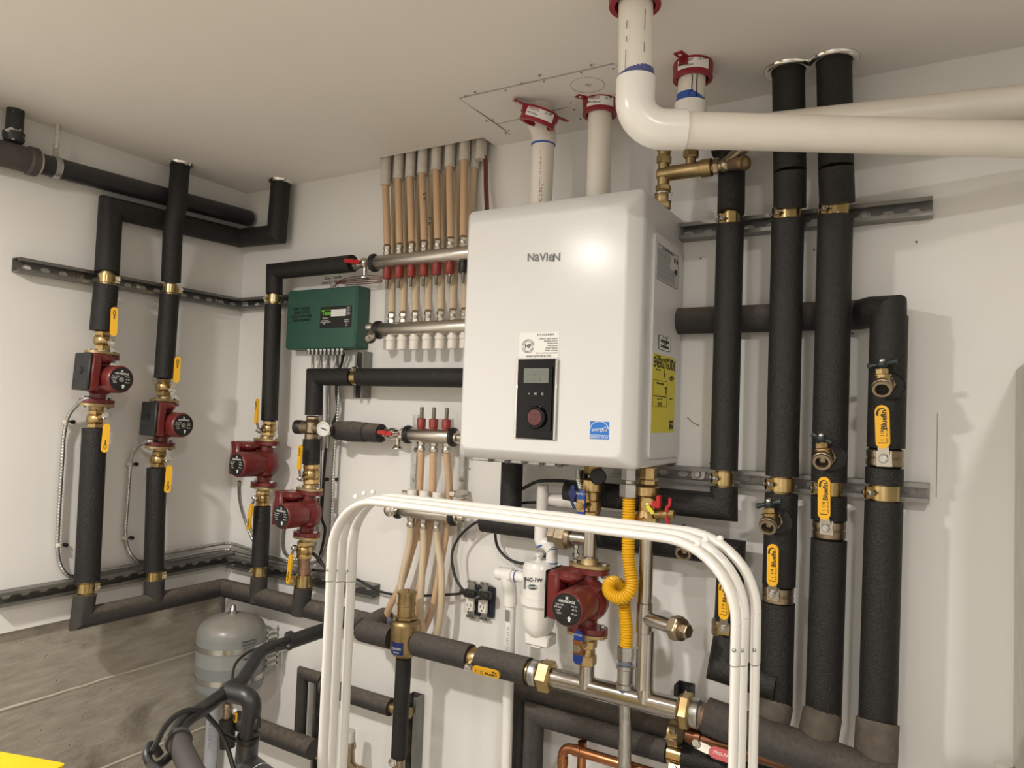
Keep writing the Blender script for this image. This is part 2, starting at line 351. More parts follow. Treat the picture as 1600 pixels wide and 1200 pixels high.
# ceiling with the slot the heating tubes rise through
hx0, hx1, hy = .735, 1.135, -.078
ce = MB()
ce.box(((hx0)/2-.05, YF/2, ZC+.03), hx0+.1, -YF, .06); ce.box(((hx1+XR)/2+.05, YF/2, ZC+.03), XR-hx1+.1, -YF, .06)
ce.box(((hx0+hx1)/2, (YF+hy)/2, ZC+.03), hx1-hx0, -YF+hy, .06)
ceil = struct('ceiling', ce, M['ceil'])
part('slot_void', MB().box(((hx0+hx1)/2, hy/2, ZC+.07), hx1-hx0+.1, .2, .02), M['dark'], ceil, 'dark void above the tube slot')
# patch of drywall screwed back into the ceiling
def ppoly(pts, z0=.0022):
    P = [C(*p) for p in pts]; return MB().plate([(p.x, p.y) for p in P], (0, 0, ZC), X, Y, -UP, z0)
part('ceiling_patch', ppoly([(718, 153), (959, 99), (1010, 140), (884, 166), (778, 192)]), M['ceil'], ceil, 'patch of drywall screwed back with open joints')
part('ceiling_patch', ppoly([(780, 193.5), (885, 168), (1010, 141.5), (1010, 160), (885, 188), (797, 209)]), M['ceil'], ceil, 'narrow strip of the drywall patch')
for a, b in (((718, 153), (959, 99)), ((718, 153), (797, 209)), ((778, 193), (884, 167))):
    A, B = C(*a, ZC-.001), C(*b, ZC-.001); d = (B-A).normalized(); s = d.cross(UP)
    part('open_joint', MB().box((A+B)/2, (B-A).length, .0015, .0034, ax=(d, s, UP)), M['pencil'], ceil)
for q in ((742, 144), (727, 151), (843, 118), (790, 141), (850, 127), (924, 102), (908, 113), (958, 107), (892, 160), (907, 186), (770, 187), (760, 189), (795, 204), (790, 208), (897, 171), (815, 131)):
    part('screw_dimple', MB().cyl(C(*q, ZC-.0032), C(*q, ZC+.001), .0028, seg=8), M['gink'], ceil)
cc = C(918, 133, ZC-.0025)
part('pencil_circle', MB().sweep([cc+X*.041*math.cos(t*math.pi/16)+Y*.041*math.sin(t*math.pi/16) for t in range(32)], .0007, 5, loop=True), M['pencil'], ceil, 'pencilled circle')
for s in ((-.012, 0, .012, .002), (0, -.01, .002, .01)):
    part('pencil_cross', MB().cyl(cc+V((s[0], s[1], 0)), cc+V((s[2], s[3], 0)), .0008, seg=5), M['gink'], ceil)
# small holes, screws and the paper seam in the back wall
for q in ((1432, 378), (1095, 404), (1272, 390), (734, 733), (1332, 521), (1110, 724)):
    part('screw_hole', MB().cyl(W(*q, -.001), W(*q, .0012), .0028, seg=8), M['gink'], wb)
part('paper_seam', MB().cyl(W(1465, 645, .0006), W(1463, 778, .0006), .0007, seg=5), M['pencil'], wb)
part('scratch', MB().sweep([W(1074, 652, .001), W(1082, 660, .001), W(1092, 665, .001)], .0011, 5), M['gink'], wb)
# ================================================================== CHANNEL STRUTS
def strut(p0, p1, out, label, group=None, slots=True, name='channel_strut', pitch=.0508):
    p0, p1, out = V(p0), V(p1), V(out); t = (p1-p0).normalized(); u = out.cross(t); Ln = (p1-p0).length
    m = MB(); ax = (t, u, out)
    def b(a0, a1, u0, u1, o0, o1): m.box(p0+t*((a0+a1)/2)+u*((u0+u1)/2)+out*((o0+o1)/2), a1-a0, u1-u0, o1-o0, ax=ax)
    h = .0205
    for sg in (-1, 1):
        b(0, Ln, *(sorted((sg*h, sg*(h-.0027)))), .001, .041)
        b(0, Ln, *(sorted((sg*(h-.0027), sg*(h-.0095)))), .0383, .041)
        b(0, Ln, *(sorted((sg*(h-.0072), sg*(h-.0095)))), .032, .0383)
    if not slots: b(0, Ln, -h+.0027, h-.0027, .001, .0035)
    else:
        b(0, Ln, .007, h-.0027, .001, .0035); b(0, Ln, -h+.0027, -.007, .001, .0035)
        n = max(1, int(Ln/pitch)); off = (Ln-n*pitch)/2; prev = 0
        for i in range(n):
            s0 = off+i*pitch+(pitch-.028)/2; s1 = s0+.028
            b(prev, s0, -.007, .007, .001, .0035); prev = s1
            for sa, sg in ((s0, 1), (s1, -1)):
                for su in (-1, 1):
                    A = [p0+t*sa+u*su*.007, p0+t*(sa+sg*.006)+u*su*.007, p0+t*sa+u*su*.001]
                    m.add([q+out*.001 for q in A]+[q+out*.0035 for q in A], [(0, 2, 1), (3, 4, 5), (0, 1, 4, 3), (1, 2, 5, 4), (2, 0, 3, 5)])
        b(prev, Ln, -.007, .007, .001, .0035)
    r = thing(name, label, 'strut', (p0+p1)/2, group)
    part('channel', m, M['strut'], r, sharp=30)
    return r
def strut_bolt(r, P, out):
    P = V(P); out = V(out); m = MB(); m.cyl(P, P+out*.003, .012, seg=14); m.hexa(P+out*.003, P+out*.009, .0075)
    part('bolt', m, M['zinc'], r)
s1 = strut((0, -.79, 1.927), (0, -.002, 1.927), X, 'upper slotted grey channel strut on left wall')
for y in (-.60, -.42, -.12): strut_bolt(s1, (.004, y, 1.927), X)
s2 = strut((.043, 0, 1.927), (.55, 0, 1.927), -Y, 'short slotted strut from corner to behind green box')
strut_bolt(s2, (.19, -.004, 1.927), -Y)
s3 = strut((0, -.785, .975), (0, -.002, .975), X, 'lower slotted strut on left wall above the concrete')
s4 = strut((.043, 0, .968), (.752, 0, .968), -Y, 'low slotted strut behind rack legs from the corner')
s5 = strut((1.70, 0, 2.031), (2.279, 0, 2.031), -Y, 'upper slotted strut on back wall right of boiler')
strut_bolt(s5, (2.145, -.004, 2.031), -Y)
s6 = strut((1.55, 0, 1.415), (2.280, 0, 1.415), -Y, 'lower slotted strut on back wall at boiler bottom height')
b_ = W(1091, 741, .006); m_ = MB(); m_.plate(rrect(.034, .026, .008), b_, X, UP, -Y, .003); m_.hexa(b_-Y*.003, b_-Y*.010, .009)
part('bolt', m_, M['zinc'], s6, 'square washer and hex bolt')
q0, q1 = W(569, 550, .02), W(565, 622, .02)
s7 = strut((q0.x, 0, q0.z), (q0.x, 0, q1.z), -Y, 'short vertical strut below the green box')
q0, q1 = W(644, 1084, .02), W(640, 1200, .02)
s8 = strut((q0.x+.012, 0, q0.z), (q0.x+.012, 0, .02), -Y, 'vertical strut behind insulated drop under the air separator')
q0, q1 = W(499, 1052, .02), W(492, 1200, .02)
s10 = strut((q0.x+.02, 0, q0.z), (q0.x+.02, 0, .02), -Y, 'vertical strut behind the left rack legs near the floor')
q0, q1 = W(1066, 1073, .04), W(1062, 1200, .04)
s9 = strut((q0.x, 0, q0.z), (q0.x, 0, .02), -Y, 'black vertical strut behind right union of steel header')
for ch in s9.children: ch.data.materials[0] = M['blk']
# ================================================================== PIPES
def insul(label, segs, wpx, cores=(), group=None, name='insulated_pipe', m='foam', loc=None, rr=None):
    """segs: list of polylines (world) or (polyline, material); wpx pixel width measured at first point"""
    first = segs[0][0] if isinstance(segs[0], list) else segs[0][0][0]
    r = rr or rad(first, wpx)
    low = min((p for s in segs for p in (s if isinstance(s, list) else s[0])), key=lambda p: p.z)
    t = thing(name, label, 'pipe', loc or low, group)
    for s in segs:
        pl, mm = (s, m) if isinstance(s, list) else s
        part('foam_sleeve', MB().tube(pl, r, 20), M[mm], t, sharp=30)
    for c in cores:
        part('bare_pipe', MB().tube(c, r*.60, 16), M['brassd'], t)
    return t, r
def clamp(P, ax, r, ear, label, group=None, w=.026):
    """zinc-brass pipe clamp: band plus two ears and a bolt on side ear"""
    P, ax, ear = V(P), V(ax).normalized(), V(ear).normalized(); t = thing('pipe_clamp', label, 'clamp', P, group)
    m = MB(); h = w/2
    m.lathe(P, ax, [(-h, r*.80), (-h, r*.86), (h, r*.86), (h, r*.80)], 24); part('band', m, M['brassb'], t)
    s = ax.cross(ear)
    m = MB()
    for k in (-1, 1): m.box(P+ear*(r*1.02)+s*(k*.0035), w*.8, r*.55, .0022, ax=(ax, ear, s))
    part('ear', m, M['brassb'], t)
    q = P+ear*(r*1.12); m = MB(); m.hexa(q-s*.014, q-s*.0065, .0065); m.cyl(q-s*.016, q+s*.018, .003, seg=8); m.hexa(q+s*.0055, q+s*.011, .0062)
    part('bolt', m, M['zinc'], t); return t
def escut(P, r, label, group):
    t = thing('pipe_escutcheon', label, 'escutcheon', P, group)
    part('ring', MB().lathe(V((P[0], P[1], ZC)), -UP, [(0, r*1.5), (.004, r*1.49), (.009, r*1.38), (.011, r*1.22), (.009, r*1.05), (0, r*1.04)], 28, False), M['chrome'], t)
    return t
# --- left wall, pipe A (two legs up, along and up again)
e = .08
A0 = V((.247, -.052, ZC)); zA = W(437, 366, .052).z; A1 = V((.243, -.055, zA)); A2 = V((.043, -.055, zA+.006)); A3 = L(173, 325, .043)
A4 = L(167, 427, e)
insul('outermost black insulated riser on left wall, elbowed along to the corner ceiling', [[A0, A1, A2, A3, A4], [L(166, 446, e), L(159, 517, e)], [L(148, 669, e), L(136, 907, e)]], 31, [[L(167, 425, e), L(166, 450, e)], [L(136, 900, e), L(134, 940, e)]])
escut(A0, .031, 'small chrome ring where corner riser meets ceiling', 'chrome ceiling rings')
clamp(L(166, 435.5, e), L(166, 427, e)-L(165, 444, e), .029, V((.4, .9, 0)), 'brass clamp on outermost left riser at the upper strut', 'pipe clamps on the left wall')
clamp(L(134, 918, e), UP, .029, V((.4, .9, 0)), 'brass clamp on outermost left riser at the lower strut', 'pipe clamps on the left wall')
# --- left wall, pipe B straight up to ceiling
B0 = C(282, 256, ZC); B1 = L(277, 318, .110); B2 = L(270, 362, .108); B3 = L(267, 441, .082)
insul('second black insulated riser on left wall running straight into ceiling', [[B0, B1, B2, B3], [L(265, 461, e), L(256, 591, e)], [L(245, 731, e), L(240, 891, e)]], 29, [[B3, L(265, 465, e)], [L(240, 888, e), L(241, 912, e)]], rr=.0305)
escut(B0, .031, 'small chrome ring where straight left riser meets ceiling', 'chrome ceiling rings')
clamp(L(266, 451.5, e), UP, .029, V((.4, .9, 0)), 'brass clamp on second left riser at the upper strut', 'pipe clamps on the left wall')
clamp(L(240, 900, e), UP, .029, V((.4, .9, 0)), 'brass clamp on second left riser at the lower strut', 'pipe clamps on the left wall')
# --- low header: pipe A elbow, along left wall, corner, along back wall, out to the main line
zh = .888; xB = L(241, 930, e)
H = [L(133, 929, e), V((.08, L(128, 966, e).y, zh)), V((.08, -.08, zh)), V((.800, -.085, zh))]
low, rl = insul('long dusty insulated header low along left wall and into the corner', [(H, 'foam_d'), ([V((.08, L(241, 908, e).y, .963)), V((.08, L(241, 930, e).y, zh))], 'foam_d')], 36, rr=.031)
HD = .16; zm = .892; XE = .838
P0 = V((.800, -.085, zh)); P1 = V((XE, -HD, zm)); E1 = V((W(613, 995, HD).x, -HD, zm))
part('foam_elbow', MB().tube([V((.79, -.02, zh+.004)), V((XE-.02, -HD+.02, zm)), ], .031, 18), M['foam_d'], low)
main, rm = insul('dusty insulated header section between rack legs and brass air separator', [([V((.815, -.10, zm)), V((XE+.005, -HD, zm)), E1], 'foam_g')], 33, rr=.0325)
f2a, f2b = V((W(650, 1003, HD).x, -HD, zm)), V((W(735, 1027, HD).x, -HD, zm))
insul('dusty insulated header section right of brass air separator', [([f2a, f2b], 'foam_g')], 36, rr=.0335)
f3a, f3b = V((W(749, 1033, HD).x, -HD, zm)), V((W(826, 1052, HD).x, -HD, zm))
insul('dusty insulated header section with yellow lever, left of brass union', [([f3a, f3b], 'foam_g')], 36, [[f2b-X*.01, f3a+X*.01]], rr=.0345)
# --- black drain pipe under the ceiling
D0 = L(-40, 225, .045); D1 = V((.045, -.03, L(400, 345, .045).z)); zz = L(60, 255, .045)
dr = thing('drain_pipe', 'large black drain pipe slung below ceiling along left wall', 'pipe', zz)
Dk = V((.045, L(48, 246, .045).y, 0)); zD = (L(60, 256, .045).z+L(380, 338, .045).z)/2
da = V((.045, L(56, 252, .045).y, L(60, 255, .045).z)); db = V((.045, -.02, L(385, 340, .045).z))
part('barrel', MB().lathe(da, db-da, [(0, .030), ((db-da).length, .030)], 24), M['iron'], dr)
dd = (db-da).normalized(); fit = da-dd*.60
part('tee_hub', MB().lathe(fit, dd, [(0, .031), (.36, .031), (.362, .041), (.38, .041), (.385, .036), (.575, .036), (.58, .041), (.6, .041), (.603, .033)], 24), M['iron_d'], dr)
part('white_band', MB().lathe(da-dd*.004, dd, [(0, .0325), (0, .034), (.012, .034), (.012, .0325)], 24), M['slv'], dr, 'pale glue band')
tb = L(21, 222, .04); tt = V((tb.x, tb.y, ZC))
part('riser', MB().lathe(tb, UP, [(0, .024), (.012, .028), (.026, .028), (.028, .022), (ZC-tb.z, .022)], 20), M['fleck'], dr, 'short black riser flecked with white')
hb = da+dd*(L(86, 262, .045).y-da.y); m = MB(); m.lathe(hb, dd, [(-.009, .0305), (-.009, .0325), (.009, .0325), (.009, .0305)], 24)
hg = thing('pipe_hanger', 'galvanised strap hanger holding black drain pipe to ceiling', 'hanger', hb)
part('loop', m, M['zinc'], hg)
part('strap', MB().box((hb.x+.0, hb.y, (hb.z+.03+ZC-.06)/2), .003, .016, ZC-.06-hb.z-.03), M['zinc'], hg)
part('rod', MB().cyl((hb.x, hb.y, ZC-.075), (hb.x, hb.y, ZC), .006, seg=10), M['slv'], hg, 'painted hanger rod')
# --- back wall, pipe C beside the green box
d = .085
C0 = W(551, 414, d); C1 = W(429, 422, d); C1.z = C0.z = (C0.z+C1.z)/2
insul('insulated riser left of green box, elbowed over to the manifold', [[C0, C1, W(428.5, 459, d)], [W(427, 476, d), W(421, 657, d)], [W(410, 791, d), W(406, 884, d)]], 27, [[W(428, 455, d), W(427, 480, d)], [W(406, 880, d), W(405, 905, d)]], rr=.0285)
insul('short insulated stub below clamp, left one of two into the corner header', [([W(405, 901, d), W(403, 940, d)], 'foam_d')], 26, rr=.0285)
clamp(W(428, 467, d), UP, .027, V((-.95, -.3, 0)), 'brass clamp left of the green box', 'pipe clamps left of the boiler')
clamp(W(406, 893.5, d), UP, .027, V((-.95, -.3, 0)), 'brass clamp low on riser with pale red pump, nearest corner', 'pipe clamps left of the boiler')
# --- pipe D
d = .10
Da = W(551, 590, d); Db = W(492, 588, d); Da.z = Db.z = (Da.z+Db.z)/2; De = V((1.16, -d, Da.z)); Ds = W(562, 590, d); Ds.z = Da.z
insul('insulated line below green box running right behind the boiler', [[Da, Db, W(490, 649, d)], [Ds, De]], 25, [[Da-X*.03, Ds+X*.03]], rr=.0285)
insul('short insulated piece between mixing valve and yellow lever valve', [[W(487, 686, d), W(486, 725, d)]], 26, rr=.0285)
insul('short insulated stub below clamp, right one of two into the corner header', [([W(474, 917, d), W(469, 960, d)], 'foam_d')], 29, rr=.030)
clamp(W(557, 590, d), X, .027, V((0, -.4, .9)), 'brass clamp on horizontal line at the short vertical strut')
clamp(W(475, 907, d), UP, .032, V((-.8, -.6, 0)), 'brass clamp low beside the left rack legs', 'pipe clamps left of the boiler', w=.038)
# --- right group on back wall
d0, d1 = .10, .115
R1c = W(1144, 222, .062); R1b = V((R1c.x-.045, R1c.y, R1c.z))
lowR1 = W(1131, 792, d0); hz = W(940, 768, d0).z
rrR = .0315
insul('narrow insulated riser right of boiler, elbowed back under it', [[R1b, R1c, W(1142, 334, d0)], [W(1141, 352, d0), W(1131, 734, d0)], [W(1131, 761, d0), lowR1, V((1.46, -d0, lowR1.z))]], 36, [[W(1142, 330, d0), W(1141, 356, d0)], [W(1131, 730, d0), W(1131, 765, d0)]], rr=rrR)
insul('insulated riser to ceiling, middle one of three right of boiler', [[V((C(1231, 106).x, -d1, ZC)), W(1234, 268, d1)], [W(1234, 268.5, d1), W(1234, 326, d0)], [W(1231, 345, d0), W(1222, 744, d0)], [W(1221, 771, d0), W(1217, 914, d0)], [W(1216, 941, d0), W(1212, 1106, d0)]], 43, [[W(1233, 320, d0), W(1231, 350, d0)], [W(1222, 740, d0), W(1221, 775, d0)]], rr=.0355)
insul('insulated riser to ceiling, rightmost one entering the ceiling', [[V((C(1303, 93).x, -d1, ZC)), W(1306, 262, d1)], [W(1306, 262.5, d1), W(1308, 319, d0)], [W(1305, 339, d0), W(1295, 752, d0)], [W(1295, 775, d0), W(1295, 812, d0)], [W(1295, 843, d0), W(1286, 1122, d0)]], 48, [[W(1308, 314, d0), W(1305, 345, d0)], [W(1295, 748, d0), W(1294, 780, d0)]], rr=.0365)
R4t = W(1389, 495, d0)
insul('rightmost insulated riser, elbowed from horizontal line', [[R4t, W(1384, 700, d0)], [W(1382, 731, d0), W(1381, 757, d0)], [W(1381, 783, d0), W(1371, 1132, d0)]], 49, [[W(1381, 753, d0), W(1381, 787, d0)]], rr=.0365)
zhz = W(1280, 494, .035).z
insul('horizontal insulated line passing behind three risers right of boiler', [([V((1.62, -.036, zhz)), V((W(1346, 494, .036).x, -.036, zhz))], 'foam_d'), ([V((W(1344, 494, .036).x, -.036, zhz)), V((W(1362, 494, .06).x, -.06, zhz+.002)), R4t+V((0, 0, .012)), W(1389, 520, d0)], 'foam')], 38, rr=.0335)
for nm, q, lb in (('a', (1231, 106), 'large chrome ring above middle right riser'), ('b', (1303, 93), 'large chrome ring above rightmost ceiling riser')):
    p = C(*q); escut(V((p.x, -d1, ZC)), .0355, lb, 'chrome ceiling rings')
ear = V((-.75, -.66, 0))
for q, lb in (((1142, 343.5), 'brass clamp on narrow right riser at upper strut'), ((1233, 335), 'brass clamp on middle right riser at upper strut'), ((1307, 328.5), 'brass clamp on rightmost ceiling riser at upper strut'), ((1131.5, 747.5), 'brass clamp on narrow right riser at lower strut'), ((1222, 757), 'brass clamp on middle right riser at lower strut'), ((1296, 763), 'brass clamp on third right riser at lower strut, behind yellow lever'), ((1381.5, 770), 'brass clamp on rightmost riser at lower strut')):
    clamp(W(*q, d0), UP, (.034 if q[0] > 1350 else .031) if q[0] > 1150 else .024, ear, lb, 'pipe clamps right of the boiler', w=.030)
# riser feet: dusty sleeves swelling into the curved header
def foot(a, b, r, lb):
    return a
z_c = zm-.005
hdr, _ = insul('dusty insulated header at lower right joining three risers', [([V((W(1104, 1123, HD).x, -HD, zm)), V((1.905, -HD, zm-.006)), V((2.0, -HD+.005, zm-.02)), V((2.12, -HD+.01, zm-.034)), V((2.225, -HD+.015, zm-.05))], 'foam_g')], 40, rr=.040)
for a, b, r in ((W(1211, 1098, d0), W(1200, 1150, .135), .0385), (W(1285, 1114, d0), W(1275, 1168, .135), .0395), (W(1371, 1126, d0), W(1366, 1215, .13), .041)):
    part('riser_boot', MB().tube([a, b], r, 20), M['foam_s'], hdr, 'brown dusty foam boot')
# line E under the boiler with its own drop
dE = .075; zE = W(950, 845, dE).z
Ea = W(756, 815, dE); Eb = W(1143, 862, dE); zE = (Ea.z+Eb.z)/2; Ea.z = Eb.z = zE; Ev = W(1133, 962, dE); Ev.x = Eb.x-.002
Ez = W(1135, 1046, dE)
insul('horizontal insulated line under boiler, dropping on the right behind the rack', [[Ea, Eb, V((Eb.x-.004, -dE, W(1133, 968, dE).z))], [V((Eb.x-.005, -dE, W(1131, 994, dE).z)), V((Eb.x-.006, -.112, Ez.z+.012)), V((1.998, -.122, Ez.z+.002))]], 30, rr=.0315)
up = W(800, 735, dE); insul('short vertical insulated pipe hanging below left part of boiler', [[V((up.x, -dE, 1.47)), V((up.x, -dE, zE-.005))]], 29, rr=.0305)
# lines G and H low in the middle
dG = .07; Ga = W(835, 1115, dG); Gb = W(1043, 1175, dG); zG = (Ga.z+Gb.z)/2
insul('insulated line low behind steel header, front one with brass clamp', [([V((Ga.x, -dG, .01)), V((Ga.x, -dG, zG)), V((Gb.x, -dG, zG))], 'foam_g'), ([V((W(1068, 1182, dG).x, -dG, zG)), V((2.02, -dG, zG))], 'foam')], 31, rr=.0275)
part_core = V((Gb.x, -dG, zG))
clamp(V((W(1056, 1179, dG).x, -dG, zG)), X, .028, V((.1, -.5, -.85)), 'brass clamp on low insulated line by red lever', w=.034)
dH = .035; Ha = W(811, 1078, dH); Hb = W(1050, 1145, dH); zH = (Ha.z+Hb.z)/2
insul('insulated line low behind steel header, rear one', [([V((Ha.x, -dH, .01)), V((Ha.x, -dH, zH)), V((Hb.x+.02, -dH, zH))], 'foam_d')], 30, rr=.027)
# small U-shaped and straight lines low on the left
dI = .06; Ia, Ib, Ic, Id = W(497, 1061, dI), W(474, 1052, dI), W(467, 1169, dI), W(489, 1176, dI)
Ia.z = Ib.z; Ib.x = Ic.x = (Ib.x+Ic.x)/2; Id.z = Ic.z
insul('small U-shaped insulated pipe low behind the bike', [([Ia+X*.02, Ib, Ic, Id], 'foam_d')], 18, [[Ia, Ia+X*.05], [Id-X*.01, Id+X*.02]], rr=.0195)
dJ = .06; Ja, Jb = W(505, 1070, dJ), W(611, 1107, dJ); Jb.z = Ja.z = (Ja.z+Jb.z)/2
insul('insulated stub low between rack legs and the insulated drop', [([Ja, Jb], 'foam_d')], 27, [[Jb-X*.01, Jb+X*.075]], rr=.0265)
dK = .10; Ka, Kb = W(400, 1138, dK), W(490, 1170, dK); Kb.z = Ka.z = (Ka.z+Kb.z)/2
insul('dusty insulated pipe low behind the bike stem', [([Ka-X*.1, Kb], 'foam_d')], 30, rr=.031)
a, b = W(631, 1028, HD), W(623, 1184, HD)
insul('black insulated drop below brass air separator', [[a, b]], 24, rr=.0225)
# fat foam by gauge
a, b = W(517, 672, .09), W(596, 677, .09); ax = b-a; l = ax.length
t = thing('insulated_pipe', 'fat bulging insulated stub between gauge and red lever valve', 'pipe', a)
part('foam_sleeve', MB().lathe(a, ax, [(0, .012), (.012, .022), (.03, .030), (l*.45, .033), (l*.72, .031), (l*.73, .027), (l*.76, .027), (l*.77, .030), (l, .029), (l, .02)], 20), M['foam_d'], t)
# ================================================================== VALVES AND PUMPS
def strip(mb, p0, p1, w, n, t, r0=True, r1=True):
    """flat bar from p0 to p1, width w, facing n, thickness t, rounded ends"""
    p0, p1, n = V(p0), V(p1), V(n); u = (p1-p0); l = u.length; u.normalize(); n = (n-u*n.dot(u)).normalized(); v = n.cross(u); h = w/2; P = []
    def cap(cx, a0, rd):
        if rd: return [(cx+h*math.cos(math.radians(a0+k*22.5)), h*math.sin(math.radians(a0+k*22.5))) for k in range(9)]
        return [(cx, -h), (cx, h)] if a0 == -90 else [(cx, h), (cx, -h)]
    P = cap(l-(h if r1 else 0), -90, r1)+cap(h if r0 else 0, 90, r0)
    mb.plate(P, p0-n*t/2, u, v, n, t); return u, v, n
def valve(label, top, bot, r, hub, g0, g1, n, wg=.018, grip='yel', txt=None, body='brass', group=None, lev='nickel', name='ball_valve', slot=True, gname='grip'):
    top, bot, hub, g0, g1 = map(V, (top, bot, hub, g0, g1)); n = V(n).normalized()
    t = thing(name, label, 'valve', bot, group); ax = top-bot; l = ax.length
    m = MB()
    if txt: m.lathe(bot, ax, [(0, r*.80), (l*.10, r*.96), (l*.14, r), (l*.44, r), (l*.47, r*.95), (l*.53, r*.95), (l*.56, r), (l*.86, r), (l*.9, r*.96), (l, r*.80)], 26)
    else: m.hexa(bot, bot+ax*.27, r*1.0).lathe(bot, ax, [(l*.25, r*.82), (l*.30, r*.95), (l*.38, r*1.05), (l*.62, r*1.05), (l*.70, r*.95), (l*.75, r*.82)], 20).hexa(top-ax*.27, top, r*1.0)
    part('body', m, M[body], t)
    c = bot+ax*.5; c2 = c.lerp(hub, .82)
    m = MB(); m.cyl(c, c2, r*.42, r*.36, 14); part('stem', m, M[body], t)
    m = MB(); strip(m, hub, g0.lerp(g1, .12), wg*.78, n, .0025); m.cyl(hub-n*.004, hub+n*.002, wg*.5, seg=14)
    part('lever', m, M[lev], t)
    if txt: part('lever_plate', MB().box(hub-n*.003, wg*1.15, wg*1.25, .003, .0008, ((g1-g0).normalized().cross(n), (g1-g0).normalized(), n)), M['nickel'], t)
    m = MB(); m.hexa(hub+n*.001, hub+n*.008, wg*.36); m.cyl(hub+n*.008, hub+n*.012, wg*.2, seg=10); part('nut', m, M['zinc'], t)
    m = MB(); u, v, nn = strip(m, g0, g1, wg, n, .0058); gp = part(gname, m, M[grip], t)
    if slot:
        q = g0.lerp(g1, .80)+nn*.0030; m = MB(); m.sweep([q+u*.0075*math.cos(a*.7)+v*.0032*math.sin(a*.7) for a in range(9)], .0011, 6, loop=True); m.box(q-u*.013, .014, .003, .0008, ax=(u, v, nn))
        part('key_mark', m, M['ink'], gp)
    if txt:
        txt(gp, g0, g1, u, v, nn, wg)
    return t
def txt_lever(gp, g0, g1, u, v, nn, wg):
    L_ = (g1-g0).length
    text('Bluefin', g0.lerp(g1, .66)+nn*.0031-v*wg*.14, u, v, wg*.56, M['ink'], gp, bold=.03)
    q = g0.lerp(g1, .80)+nn*.0031; m = MB(); m.sweep([q+u*wg*.42*math.cos(a)+v*wg*.34*math.sin(a) for a in [x*.40-.9 for x in range(8)]], [wg*(.02+.012*x) for x in range(8)], 5); part('fin_mark', m, M['ink'], gp)
    text('1 1/4', g0.lerp(g1, .30)+nn*.0031, u, v, wg*.42, M['ink'], gp)
    text('600 WOG', g0.lerp(g1, .30)+nn*.0031-v*wg*.33, u, v, wg*.24, M['ink'], gp)
    m = MB(); q = g0.lerp(g1, .13)+nn*.0030; strip(m, q-v*wg*.32, q+v*wg*.32, .0016, nn, .0006); part('arrow_mark', m, M['ink'], gp)
